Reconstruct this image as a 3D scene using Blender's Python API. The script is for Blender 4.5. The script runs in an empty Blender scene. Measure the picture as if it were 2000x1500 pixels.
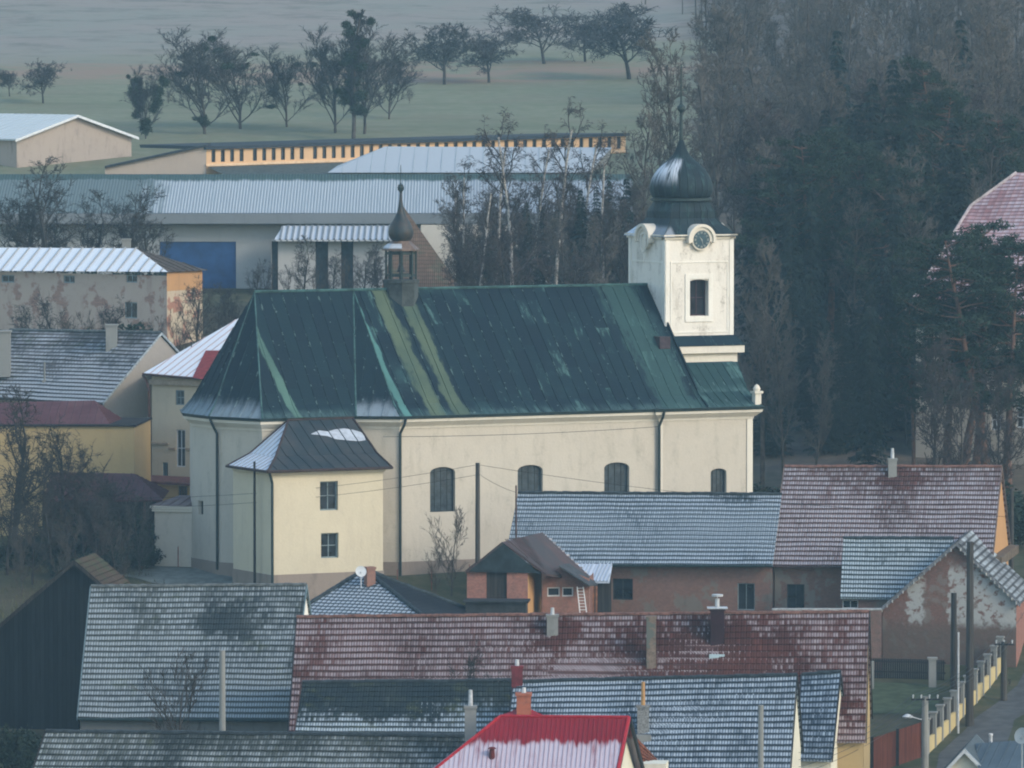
import bpy, math, random
from mathutils import Vector, noise
R = math.radians
random.seed(7)
SC = bpy.context.scene
COL = SC.collection

# ------------------------------------------------------------------ camera
F, PITCH, CZ = 12800.0, R(3.0), 32.1
cam = bpy.data.cameras.new('camera'); camo = bpy.data.objects.new('camera', cam)
COL.objects.link(camo); SC.camera = camo
camo.location = (0, 0, CZ); camo.rotation_euler = (R(90) - PITCH, 0, 0)
cam.sensor_width = 36; cam.lens = F / 2000 * 36; cam.clip_start = 1; cam.clip_end = 6000
# ------------------------------------------------------------------ light
SUN_AZ = math.atan2(0.80, -0.60)          # from the right and the camera's side
SUN_EL = R(30)
W = bpy.data.worlds.new('World'); SC.world = W; W.use_nodes = True
wn = W.node_tree; bg = wn.nodes['Background']
sky = wn.nodes.new('ShaderNodeTexSky'); sky.sky_type = 'NISHITA'; sky.sun_disc = False
sky.sun_elevation = SUN_EL; sky.sun_rotation = SUN_AZ
sky.air_density = 1.3; sky.dust_density = 1.0
wn.links.new(sky.outputs[0], bg.inputs[0]); bg.inputs[1].default_value = 0.15
sl = bpy.data.lights.new('sun', 'SUN'); so = bpy.data.objects.new('sun', sl); COL.objects.link(so)
sl.energy = 0.8; sl.angle = R(14); sl.color = (1.0, 0.88, 0.74)
sd = Vector((0.80 * math.cos(SUN_EL), -0.60 * math.cos(SUN_EL), math.sin(SUN_EL)))
so.rotation_euler = (-sd).to_track_quat('-Z', 'Y').to_euler(); so.location = (60, 200, 120)
SC.view_settings.view_transform = 'Standard'; SC.view_settings.look = 'None'
SC.view_settings.exposure = 1.0; SC.view_settings.gamma = 1
SC.cycles.volume_bounces = 3; SC.cycles.max_bounces = 5; SC.cycles.diffuse_bounces = 2
SC.cycles.filter_width = 2.0

# ------------------------------------------------------------------ geometry helpers
CP, SP = math.cos(PITCH), math.sin(PITCH)
CAM = Vector((0, 0, CZ))
def ray(px, py):
    a = (px - 1000) / F; b = (750 - py) / F
    return Vector((a, CP + b * SP, -SP + b * CP))
def U(px, py, Y):
    d = ray(px, py); return CAM + d * (Y / d.y)
def hit(px, py, P, n):
    d = ray(px, py); return CAM + d * ((Vector(P) - CAM).dot(n) / d.dot(n))
def lerp(a, b, t): return a + (b - a) * t
def sstep(x, a, b):
    t = min(1, max(0, (x - a) / (b - a))); return t * t * (3 - 2 * t)
TP = [(-300,30),(0,29),(20,27),(60,21),(120,7),(180,-5),(240,-7.5),(345,-6.8),(353,-6.2),(360,-5.8),(366,-5.2),(372,-4.6),
      (378,-3.9),(384,-2.8),(390,-1.6),(395,-.35),(402,.1),(412,.9),(430,2.5),(450,5.5),(470,9),(490,11.3),(520,12.4),
      (560,15.5),(600,21),(620,23.1),(700,28.6),(820,37.5),(1000,51),(1500,92),(2600,150)]
def G(x, y):
    z = TP[-1][1]
    for (a, za), (b, zb) in zip(TP, TP[1:]):
        if y <= b:
            t = max(0, (y - a) / (b - a)); z = za + (zb - za) * t; break
    z += 7 * sstep(x, 14, 60) * sstep(y, 420, 470) * (1 - .5 * sstep(y, 600, 900))
    k = sstep(y, 600, 760)
    z += k * 1.2 * noise.noise(Vector((x * .012, y * .012, 3)))
    z += .12 * noise.noise(Vector((x * .2, y * .2, 1)))
    return z

class MB:
    def __init__(s): s.v = []; s.f = []; s.uv = []
    def poly(s, pts, uv=None):
        i = len(s.v); s.v += [tuple(p) for p in pts]; s.f.append(tuple(range(i, i + len(pts))))
        s.uv += list(uv) if uv else [(p[0] + p[1], p[2]) for p in pts]
    def quads(s, pts, faces, uvs=None):
        i = len(s.v); s.v += pts
        for f in faces:
            s.f.append(tuple(i + k for k in f))
            s.uv += [uvs[k] for k in f] if uvs else [(0, 0)] * len(f)
    def prism(s, pts, off):
        """closed solid from polygon pts extruded by vector off"""
        off = Vector(off); a = [Vector(p) for p in pts]; b = [p + off for p in a]; n = len(a)
        s.poly(a); s.poly(b[::-1])
        for k in range(n):
            j = (k + 1) % n; s.poly([a[k], b[k], b[j], a[j]])
    def box(s, c, dx, dy, dz, ang=0):
        """c = bottom centre, sizes, rotation"""
        ca, sa = math.cos(ang), math.sin(ang); c = Vector(c)
        base = [c + Vector((ca * x - sa * y, sa * x + ca * y, 0)) for x, y in
                ((-dx/2,-dy/2),(dx/2,-dy/2),(dx/2,dy/2),(-dx/2,dy/2))]
        s.prism(base[::-1], (0, 0, dz))
    def tube(s, a, b, ra, rb, n=6, caps=False):
        a = Vector(a); b = Vector(b); d = (b - a)
        if d.length < 1e-6: return
        d.normalize(); u = d.orthogonal().normalized(); w = d.cross(u)
        pts = []
        for (p, r) in ((a, ra), (b, rb)):
            for k in range(n):
                t = 2 * math.pi * k / n; pts.append(tuple(p + (u * math.cos(t) + w * math.sin(t)) * r))
        i = len(s.v); s.v += pts
        for k in range(n):
            j = (k + 1) % n; s.f.append((i + k, i + j, i + n + j, i + n + k)); s.uv += [(0,0)] * 4
        if caps:
            s.f.append(tuple(i + k for k in range(n))[::-1]); s.uv += [(0,0)] * n
            s.f.append(tuple(i + n + k for k in range(n))); s.uv += [(0,0)] * n
    def path(s, pts, r, n=6, caps=True):
        for a, b in zip(pts, pts[1:]): s.tube(a, b, r, r, n, caps)
    def lathe(s, c, prof, n=24, rot=0, sq=None):
        """prof: (r, z) pairs; sq: optional list of squareness per ring"""
        c = Vector(c); i = len(s.v)
        for q, (r, z) in enumerate(prof):
            k_ = sq[q] if sq else 0
            for k in range(n):
                t = 2 * math.pi * k / n
                m = 1 / max(abs(math.cos(t)), abs(math.sin(t)))
                rr = r * (1 + (m - 1) * k_)
                x, y = rr * math.cos(t), rr * math.sin(t)
                s.v.append((c.x + x * math.cos(rot) - y * math.sin(rot), c.y + x * math.sin(rot) + y * math.cos(rot), z))
        for q in range(len(prof) - 1):
            for k in range(n):
                j = (k + 1) % n
                s.f.append((i+q*n+k, i+q*n+j, i+(q+1)*n+j, i+(q+1)*n+k))
                u0, u1 = k / n, (k + 1) / n
                z0, z1 = prof[q][1], prof[q+1][1]
                s.uv += [(u0, z0), (u1, z0), (u1, z1), (u0, z1)]
        for q, fl in ((0, True), (len(prof) - 1, False)):
            if prof[q][0] > .01:
                f = [i + q * n + k for k in range(n)]
                s.f.append(tuple(f[::-1] if fl else f)); s.uv += [(0, 0)] * n
    def build(s, name, mat, parent=None, org=None, smooth=False):
        if org is None: org = Vector((0, 0, 0))
        me = bpy.data.meshes.new(name)
        me.from_pydata([(v[0] - org[0], v[1] - org[1], v[2] - org[2]) for v in s.v], [], s.f)
        ul = me.uv_layers.new(name='UVMap')
        flat = [c for uv in s.uv for c in uv]
        if len(flat) == 2 * len(me.loops): ul.data.foreach_set('uv', flat)
        if smooth: me.polygons.foreach_set('use_smooth', [True] * len(me.polygons))
        me.materials.append(mat)
        o = bpy.data.objects.new(name, me); COL.objects.link(o)
        if parent is not None: o.parent = parent
        elif org is not None: o.location = org
        return o

def tag(o, label=None, cat=None, group=None, kind=None):
    if label: o['label'] = label
    if cat: o['category'] = cat
    if group: o['group'] = group
    if kind: o['kind'] = kind
    return o
class Thing:
    """Empty at the thing's base; parts are given in world coordinates"""
    def __init__(s, name, loc, label, cat, group=None):
        s.o = bpy.data.objects.new(name, None); COL.objects.link(s.o); s.L = Vector(loc)
        s.o.location = s.L; s.o.empty_display_size = .5; tag(s.o, label, cat, group)
    def part(s, name, mb, mat, parent=None, smooth=False, label=None):
        o = mb.build(name, mat, parent or s.o, s.L, smooth)
        if label: o['label'] = label
        return o
def single(name, mb, mat, org, label, cat, group=None, smooth=False):
    return tag(mb.build(name, mat, None, Vector(org), smooth), label, cat, group)

# ------------------------------------------------------------------ shader helpers
class Sh:
    def __init__(s, name, rough=.85, spec=.25):
        s.m = bpy.data.materials.new(name); s.m.use_nodes = True; s.t = s.m.node_tree
        s.b = s.t.nodes['Principled BSDF']; s.b.inputs['Roughness'].default_value = rough
        s.b.inputs['Specular IOR Level'].default_value = spec
    def lk(s, a, i):
        if isinstance(a, (int, float)): i.default_value = a
        elif isinstance(a, tuple): i.default_value = a if len(i.default_value) == len(a) else (*a, 1)
        else: s.t.links.new(a, i)
    def M(s, op, a, b=0.0, c=None, clamp=False):
        n = s.t.nodes.new('ShaderNodeMath'); n.operation = op; n.use_clamp = clamp
        s.lk(a, n.inputs[0]); s.lk(b, n.inputs[1])
        if c is not None: s.lk(c, n.inputs[2])
        return n.outputs[0]
    def ramp(s, x, a, b, lo=0.0, hi=1.0):
        n = s.t.nodes.new('ShaderNodeMapRange'); n.interpolation_type = 'SMOOTHSTEP'
        s.lk(x, n.inputs[0]); n.inputs[1].default_value = a; n.inputs[2].default_value = b
        n.inputs[3].default_value = lo; n.inputs[4].default_value = hi
        return n.outputs[0]
    def mix(s, f, a, b):
        n = s.t.nodes.new('ShaderNodeMix'); n.data_type = 'RGBA'
        s.lk(f, n.inputs[0]); s.lk(a, n.inputs[6]); s.lk(b, n.inputs[7]); return n.outputs[2]
    def pos(s):
        return s.t.nodes.new('ShaderNodeNewGeometry').outputs['Position']
    def uv(s):
        n = s.t.nodes.new('ShaderNodeUVMap'); n.uv_map = 'UVMap'; return n.outputs[0]
    def sep(s, v):
        n = s.t.nodes.new('ShaderNodeSeparateXYZ'); s.lk(v, n.inputs[0]); return n.outputs
    def comb(s, x, y, z=0.0):
        n = s.t.nodes.new('ShaderNodeCombineXYZ'); s.lk(x, n.inputs[0]); s.lk(y, n.inputs[1]); s.lk(z, n.inputs[2]); return n.outputs[0]
    def noise(s, v, scale, detail=4, rough=.6):
        n = s.t.nodes.new('ShaderNodeTexNoise'); s.lk(v, n.inputs['Vector'])
        n.inputs['Scale'].default_value = scale; n.inputs['Detail'].default_value = detail
        n.inputs['Roughness'].default_value = rough; return n.outputs[0]
    def white(s, v):
        n = s.t.nodes.new('ShaderNodeTexWhiteNoise'); s.lk(v, n.inputs[0]); return n.outputs[0]
    def scale(s, v, x, y, z=1):
        n = s.t.nodes.new('ShaderNodeMapping'); s.lk(v, n.inputs[0]); n.inputs[3].default_value = (x, y, z); return n.outputs[0]
    def out(s, col, h=None, dist=.02, strength=1.0):
        s.lk(col, s.b.inputs['Base Color'])
        if h is not None:
            n = s.t.nodes.new('ShaderNodeBump'); n.inputs['Distance'].default_value = dist
            n.inputs['Strength'].default_value = strength
            s.lk(h, n.inputs['Height']); s.t.links.new(n.outputs[0], s.b.inputs['Normal'])
        return s.m

def plain(name, col, var=.25, scale=3, rough=.85, spec=.25):
    s = Sh(name, rough, spec); n = s.noise(s.pos(), scale)
    dark = tuple(c * (1 - var) for c in col); lite = tuple(min(1, c * (1 + var)) for c in col)
    return s.out(s.mix(s.ramp(n, .3, .7), dark, lite), n, .01)
def plaster(name, col, stain=(.3,.27,.22), amt=.35, damp=0.0, patch=0.0, under=(.22,.12,.08), crack=0.0):
    s = Sh(name, .92, .15); p = s.pos()
    n1 = s.noise(p, .35, 5); n2 = s.noise(s.scale(p, 1, 1, .25), 1.6, 5); n3 = s.noise(p, 7, 3)
    c = s.mix(s.ramp(n1, .35, .7, 0, .45), col, tuple(x * .86 for x in col))
    c = s.mix(s.ramp(n3, .35, .75, 0, .22), c, tuple(min(1, x * 1.12) for x in col))
    c = s.mix(s.ramp(n2, .5, .78, 0, amt), c, stain)
    c = s.mix(s.M('MULTIPLY', s.ramp(n1, .3, .6), s.ramp(s.noise(p, 2.2, 4), .52, .7, 0, .18)), c, stain)
    if crack:
        k1 = s.noise(p, .9, 5, .6); ln = s.ramp(s.M('ABSOLUTE', s.M('SUBTRACT', k1, .5)), .010, .003)
        c = s.mix(s.M('MULTIPLY', ln, s.ramp(n2, .45, .6, 0, crack)), c, tuple(x * .55 for x in stain))
    if patch:
        n4 = s.noise(p, .8, 6, .65)
        b = s.t.nodes.new('ShaderNodeTexBrick'); s.lk(s.comb(s.M('ADD', s.sep(p)[0], s.sep(p)[1]), s.sep(p)[2]), b.inputs[0])
        b.inputs['Scale'].default_value = 4.5; b.inputs['Color1'].default_value = (*under, 1)
        b.inputs['Color2'].default_value = (under[0] * 1.5, under[1] * 1.4, under[2] * 1.3, 1)
        b.inputs['Mortar'].default_value = (.25, .22, .19, 1)
        c = s.mix(s.ramp(n4, .60 - patch * .3, .66 - patch * .3), c, b.outputs[0])
    return s.out(c, s.M('ADD', n3, n1), .012)

def tile(name, c1, c2, snow=(.50,.54,.58), amt=.5, col=.14, row=.36, vgrad=0.0, melts=(), ext=(20, 7), moss=0.0, seed=0.0, flat=False, ws=.36, mossc=(.05,.06,.035)):
    """clay pantile roof with frost lying in the troughs; uv in metres"""
    s = Sh(name, .9, .08); uv = s.uv(); S = s.sep(uv); u, v = S[0], S[1]
    wob = s.M('MULTIPLY', s.M('SUBTRACT', s.noise(s.comb(u, v, seed), .35, 2), .5), .22)
    v2 = s.M('ADD', v, wob) if flat else v
    us, vs = s.M('DIVIDE', u, col), s.M('DIVIDE', v2, row)
    fu, fv = s.M('FRACT', us), s.M('FRACT', vs)
    cell = s.comb(s.M('FLOOR', us), s.M('FLOOR', vs), seed)
    rnd = s.white(cell); rnd2 = s.white(s.comb(s.M('FLOOR', us), s.M('FLOOR', vs), seed + 9))
    big = s.noise(s.comb(u, v, seed + 2), .22, 4, .55); mid = s.noise(s.comb(u, v, seed + 5), .9, 4)
    base = s.mix(s.ramp(big, .35, .65), c1, c2)
    base = s.mix(s.M('MULTIPLY', rnd, .28), base, tuple(x * .45 for x in c1))
    base = s.mix(s.ramp(rnd2, .93, .99, 0, .3), base, tuple(min(1, x * 1.9) for x in c2))
    if moss: base = s.mix(s.ramp(s.noise(s.comb(u, v, seed + 7), .8, 5, .7), .62 - moss * .25, .75 - moss * .25, 0, .85), base, mossc)
    # frost: centre of each tile column, from 15% to 90% of the course
    a = s.ramp(s.M('ABSOLUTE', s.M('SUBTRACT', fu, .5)), ws + .16, ws - .12)
    a = s.M('MAXIMUM', a, .16)
    b = s.M('MULTIPLY', s.ramp(fv, .04, .24), s.ramp(fv, .90, .62))
    reg = s.M('ADD', s.M('MULTIPLY', s.M('SUBTRACT', big, .5), 1.1), s.M('MULTIPLY', s.M('SUBTRACT', mid, .5), .6))
    reg = s.M('ADD', reg, s.M('MULTIPLY', s.M('SUBTRACT', rnd, .5), .28))
    reg = s.M('ADD', reg, amt)
    if vgrad: reg = s.M('ADD', reg, s.M('MULTIPLY', s.M('SUBTRACT', .5, s.M('DIVIDE', v, ext[1])), vgrad))
    for (mu, mv, ru, rv, k) in melts:
        du = s.M('DIVIDE', s.M('SUBTRACT', u, mu), ru); dv = s.M('DIVIDE', s.M('SUBTRACT', v, mv), rv)
        r2 = s.M('SQRT', s.M('ADD', s.M('MULTIPLY', du, du), s.M('MULTIPLY', dv, dv)))
        r2 = s.M('ADD', r2, s.M('ADD', s.M('MULTIPLY', s.M('SUBTRACT', mid, .5), 1.6), s.M('MULTIPLY', s.M('SUBTRACT', rnd, .5), .35))); reg = s.M('SUBTRACT', reg, s.ramp(r2, .2, 1.2, k, 0.0))
    cov = s.ramp(reg, .15, .75)
    mask = s.M('MULTIPLY', s.M('MULTIPLY', a, b), cov)
    dust = s.M('MULTIPLY', cov, .09)
    mask = s.M('MAXIMUM', s.M('MULTIPLY', mask, .9), dust)
    c = s.mix(mask, s.mix(s.ramp(s.M('ABSOLUTE', s.M('SUBTRACT', fv, .95)), .12, .0, 0, .6), base, (.006,.009,.011)), snow)
    if flat:
        h = s.M('ADD', s.M('MULTIPLY', s.M('SUBTRACT', 1, fv), .8), s.M('MULTIPLY', s.M('ABSOLUTE', s.M('SUBTRACT', fu, .5)), 1.0))
        return s.out(c, h, .05)
    return s.out(c, s.noise(s.comb(u, v), 12, 2), .01)

def sheet(name, base, snow=(.72,.76,.8), amt=.8, pitch=.6, rib=.1, vlo=0, vhi=1, rough=.55, streak=.5, seed=0.0, base2=None, edge=None, vlen=6.0, ribdark=.6):
    """metal or fibre-cement sheets, ribs along v, snow by noise and height; uv metres"""
    s = Sh(name, rough, .2); S = s.sep(s.uv()); u, v = S[0], S[1]
    fu = s.M('FRACT', s.M('DIVIDE', u, pitch))
    ribm = s.ramp(s.M('ABSOLUTE', s.M('SUBTRACT', fu, .5)), .5 - rib, .5 - rib * .3)
    n1 = s.noise(s.comb(s.M('MULTIPLY', u, 2.2), s.M('MULTIPLY', v, .25), seed), 1, 5, .6)
    n2 = s.noise(s.comb(u, v, seed + 4), .5, 4)
    reg = s.M('ADD', s.M('MULTIPLY', s.M('SUBTRACT', n1, .5), streak * 2), s.M('MULTIPLY', s.M('SUBTRACT', n2, .5), .6))
    reg = s.M('ADD', reg, amt)
    if edge:   # snow gone above this height (metres along the slope)
        reg = s.M('SUBTRACT', reg, s.ramp(s.M('ADD', v, s.M('MULTIPLY', s.M('SUBTRACT', n1, .5), 2.6)), edge[0], edge[1], 0, 1.6))
    cov = s.ramp(reg, .2, .6)
    b = s.mix(s.ramp(n2, .35, .7), base, base2 or tuple(x * 1.4 for x in base))
    c = s.mix(s.M('MULTIPLY', cov, s.M('SUBTRACT', 1, s.M('MULTIPLY', ribm, ribdark))), b, snow)
    return s.out(c, s.M('MULTIPLY', ribm, 1.0), .04)

def brick(name, c1=(.23,.09,.06), c2=(.32,.15,.10), mortar=(.28,.25,.22), scale=4.3, stain=.4, plasterc=None, pa=.0):
    s = Sh(name, .9, .15); p = s.pos(); S = s.sep(p)
    b = s.t.nodes.new('ShaderNodeTexBrick'); s.lk(s.comb(s.M('ADD', S[0], S[1]), S[2]), b.inputs[0])
    b.inputs['Scale'].default_value = scale; b.inputs['Color1'].default_value = (*c1, 1); b.inputs['Color2'].default_value = (*c2, 1)
    b.inputs['Mortar'].default_value = (*mortar, 1); b.inputs['Mortar Size'].default_value = .02
    n = s.noise(p, .9, 6, .65); n2 = s.noise(p, 4, 5)
    c = s.mix(s.ramp(n2, .4, .75, 0, stain), b.outputs[0], (.1, .085, .07))
    if plasterc: c = s.mix(s.ramp(n, .62 - pa * .3, .70 - pa * .3), c, plasterc)
    return s.out(c, s.M('ADD', n2, n), .015)
def wood(name, c=(.035,.035,.035), c2=None, pitch=.2):
    s = Sh(name, .9, .08); p = s.pos(); S = s.sep(p); x = s.M('ADD', S[0], s.M('MULTIPLY', S[1], .7))
    cell = s.M('FLOOR', s.M('DIVIDE', x, pitch)); f = s.M('FRACT', s.M('DIVIDE', x, pitch))
    r = s.white(s.comb(cell, 0.0)); n = s.noise(s.scale(p, 3, 3, .4), 2, 5)
    col = s.mix(r, c, c2 or tuple(min(1, k * 2) for k in c))
    col = s.mix(s.ramp(n, .4, .7, 0, .5), col, tuple(k * .5 for k in c))
    col = s.mix(s.ramp(s.M('ABSOLUTE', s.M('SUBTRACT', f, .5)), .43, .49), col, tuple(k * .25 for k in c))
    return s.out(col, n, .01)

M = {}
M['church'] = plaster('church_plaster', (.51,.46,.375), (.33,.30,.24), .5, crack=.25)
M['church_light'] = plaster('church_trim', (.66,.61,.51), (.4,.36,.3), .3)
M['tower'] = plaster('tower_plaster', (.70,.66,.58), (.36,.32,.26), .75, crack=.6)
M['plinth'] = plaster('church_plinth', (.27,.22,.18), (.14,.12,.1), .6)
M['glass'] = plain('dark_window_glass', (.016,.022,.028), .5, 1.5, .18, .5)
M['glass2'] = plain('grey_window_glass', (.035,.05,.06), .4, 2.5, .3, .4)
M['frame_dark'] = plain('dark_window_frame', (.04,.045,.045), .2)
M['frame_white'] = plain('white_window_frame', (.5,.52,.52), .1)
M['frame_blue'] = plain('grey_blue_window_frame', (.18,.23,.24), .2)
M['gutter'] = plain('dark_gutter', (.02,.035,.035), .3, 4, .5)
M['gutter_brown'] = plain('brown_gutter', (.07,.035,.028), .3, 4, .5)
M['iron'] = plain('black_iron', (.015,.016,.018), .3, 4, .5)
M['metal'] = plain('pale_metal', (.45,.46,.46), .2, 4, .4)
M['pole_wood'] = wood('weathered_pole_wood', (.06,.055,.05), (.09,.085,.075), .12)
M['concrete'] = plaster('concrete', (.24,.24,.22), (.1,.1,.09), .6)
M['barkgrey'] = plain('grey_bark', (.060,.052,.045), .35, 3)
M['barkbrown'] = plain('brown_twigs', (.088,.080,.070), .35, 1)
M['barkdark'] = plain('dark_bark', (.032,.030,.028), .3, 3)
M['barkred'] = plain('reddish_twigs', (.050,.042,.040), .3, 1)
M['twigorch'] = plain('grey_twigs', (.040,.040,.042), .3, 1)
M['birch'] = plain('birch_bark', (.30,.28,.25), .5, 6)
M['needle'] = plain('dark_needles', (.010,.022,.020), .4, 1.2)
M['needle2'] = plain('pine_needles', (.017,.034,.022), .4, 1.2)
M['mistle'] = plain('mistletoe_leaves', (.016,.030,.014), .3, 2)
M['ivy'] = plain('evergreen_leaves', (.014,.026,.016), .5, 2)
M['darkwood'] = wood('blackened_planks', (.006,.009,.012), (.016,.020,.023), .22)
M['darkwood2'] = wood('dark_planks', (.03,.027,.026), (.05,.046,.042), .2)
M['brick'] = brick('red_brick', (.24,.08,.055), (.33,.13,.09))
M['brick_orange'] = brick('orange_brick', (.42,.13,.06), (.5,.17,.08), (.3,.18,.12))
M['white_wall'] = plaster('white_gable_plaster', (.80,.78,.70), (.55,.5,.4), .3)
M['cream'] = plaster('cream_plaster', (.70,.66,.52), (.4,.36,.28), .3)
M['yellow'] = plaster('yellow_plaster', (.44,.32,.155), (.30,.22,.12), .35)
M['orange'] = plaster('orange_plaster', (.48,.27,.12), (.27,.17,.1), .4)

# ------------------------------------------------------------------ walls with openings
def wall(mb, A, B, z0, z1, ops=(), depth=.22):
    """A->B left to right seen from outside (plan), ops = (s0,s1,za,zb,arch)"""
    A = Vector((A[0], A[1], 0)); B = Vector((B[0], B[1], 0)); d = B - A; L = d.length; d.normalize()
    n = Vector((d.y, -d.x, 0)); P = lambda s, z, k=0: A + d * s - n * k + Vector((0, 0, z))
    ss = sorted({0, L, *[o[0] for o in ops], *[o[1] for o in ops]}); zz = sorted({z0, z1, *[o[2] for o in ops], *[o[3] for o in ops]})
    for a, b in zip(ss, ss[1:]):
        for c, e in zip(zz, zz[1:]):
            ms, mz = (a + b) / 2, (c + e) / 2
            if any(o[0] < ms < o[1] and o[2] < mz < o[3] for o in ops): continue
            mb.poly([P(a, c), P(b, c), P(b, e), P(a, e)], [(a, c), (b, c), (b, e), (a, e)])
    for o in ops:
        s0, s1, a, b = o[:4]
        mb.poly([P(s0, a), P(s0, a, depth), P(s1, a, depth), P(s1, a)]); mb.poly([P(s0, b), P(s1, b), P(s1, b, depth), P(s0, b, depth)])
        mb.poly([P(s0, a), P(s0, b), P(s0, b, depth), P(s0, a, depth)]); mb.poly([P(s1, a), P(s1, a, depth), P(s1, b, depth), P(s1, b)])
        if len(o) > 4 and o[4]:
            h = o[4]; w = (s1 - s0) / 2; cx = (s0 + s1) / 2; N = 6
            arc = [(cx + w * math.cos(t), b - h + h * math.sin(t)) for t in [math.pi * k / (2 * N) for k in range(2 * N + 1)]]
            for k in range(2 * N):
                p, q = arc[k], arc[k + 1]
                mb.poly([P(*p, .002), P(p[0], b, .002), P(q[0], b, .002), P(*q, .002)])
                mb.poly([P(*p, .002), P(*q, .002), P(*q, depth), P(*p, depth)])
    return P, d, n
def window(T, A, B, o, fm, gm, bars=(1, 1), depth=.22, name='window', fw=.06, parent=None, muntin=.035):
    A = Vector((A[0], A[1], 0)); B = Vector((B[0], B[1], 0)); d = (B - A).normalized(); n = Vector((d.y, -d.x, 0))
    P = lambda s, z, k=0: A + d * s - n * k + Vector((0, 0, z))
    s0, s1, a, b = o[:4]; m = MB()
    def bar(x0, x1, y0, y1, k0=None):
        k0 = k0 if k0 is not None else depth - .07
        m.prism([P(x0, y0, k0), P(x1, y0, k0), P(x1, y1, k0), P(x0, y1, k0)][::-1], -n * .06)
    bar(s0, s1, a, a + fw); bar(s0, s1, b - fw, b); bar(s0, s0 + fw, a + fw, b - fw); bar(s1 - fw, s1, a + fw, b - fw)
    k1 = depth - .055
    for i in range(bars[0]):
        x = s0 + (s1 - s0) * (i + 1) / (bars[0] + 1); bar(x - muntin/2, x + muntin/2, a + fw, b - fw, k1)
    for i in range(bars[1]):
        y = a + (b - a) * (i + 1) / (bars[1] + 1); bar(s0 + fw, s1 - fw, y - muntin/2, y + muntin/2, k1 + .005)
    w = T.part(name, m, fm, parent)
    g = MB(); k = depth - .012; g.poly([P(s0, a, k), P(s1, a, k), P(s1, b, k), P(s0, b, k)]); T.part('pane', g, gm, w)
    return w
def px_op(A, B, r, arch=0):
    """pixel rect on the wall plane -> opening"""
    A3 = Vector((A[0], A[1], 0)); d = Vector((B[0] - A[0], B[1] - A[1], 0)).normalized(); n = Vector((d.y, -d.x, 0))
    x0, y0, x1, y1 = r; ym = (y0 + y1) / 2; xm = (x0 + x1) / 2
    s0 = (hit(x0, ym, A3, n) - A3).dot(d); s1 = (hit(x1, ym, A3, n) - A3).dot(d)
    return (s0, s1, hit(xm, y1, A3, n).z, hit(xm, y0, A3, n).z, arch)

# ------------------------------------------------------------------ roof surfaces
def tiled(mb, A, B, C, D, col=.28, row=.36, amp=.018, step=.035, sag=.03, th=.10):
    """A,B eave left/right, C,D ridge right/left"""
    L = (B - A).length; Hs = (D - A).length; nc = max(2, round(L / col)); nr = max(2, round(Hs / row))
    nrm = (B - A).cross(D - A).normalized()
    sub = [(0, .0), (.25, .7), (.5, -1.), (.75, .7)]
    us = [((c + f) / nc, w) for c in range(nc) for f, w in sub] + [(1.0, 0)]
    nu = len(us)
    for r in range(nr):
        pts = []; uvs = []
        for (t, z) in ((r / nr, step), ((r + 1) / nr, 0.0)):
            for (u, w) in us:
                p = lerp(lerp(A, B, u), lerp(D, C, u), t)
                sg = sag * noise.noise(Vector((p.x * .35, p.z * .6 + p.y * .1, 5)))
                j = .012 * noise.noise(Vector((p.x * 3, r * 7.3, 2)))
                q = p + nrm * (z + w * amp + sg + j) + Vector((0, 0, .03 * noise.noise(Vector((p.x * .5, r * .4, 8)))))
                pts.append(tuple(q)); uvs.append((u * nc * col, (r + (0 if z else 1)) * row + (.001 if z else -.001)))
        mb.quads(pts, [(k, k + 1, nu + k + 1, nu + k) for k in range(nu - 1)], uvs)
        # butt edge of the course
        pts2 = pts[:nu] + [tuple(Vector(p) - nrm * step * 1.1) for p in pts[:nu]]
        uv2 = [(x, r * row) for x, _ in uvs[:nu]] * 2
        mb.quads(pts2, [(nu + k, nu + k + 1, k + 1, k) for k in range(nu - 1)], uv2)
def slab(mb, A, B, C, D, th=.09, uvrow=None):
    """underside and edges of a roof plane"""
    dn = Vector((0, 0, -th)); n = (B - A).cross(D - A).normalized() * -.04
    a, b, c, d = [p + n for p in (A, B, C, D)]
    mb.poly([a, d, c, b]); 
    a2, b2, c2, d2 = [p + dn for p in (a, b, c, d)]
    mb.poly([a2, d2, c2, b2]); mb.poly([a2, b2, b, a]); mb.poly([b2, c2, c, b]); mb.poly([d2, a2, a, d])
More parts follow.
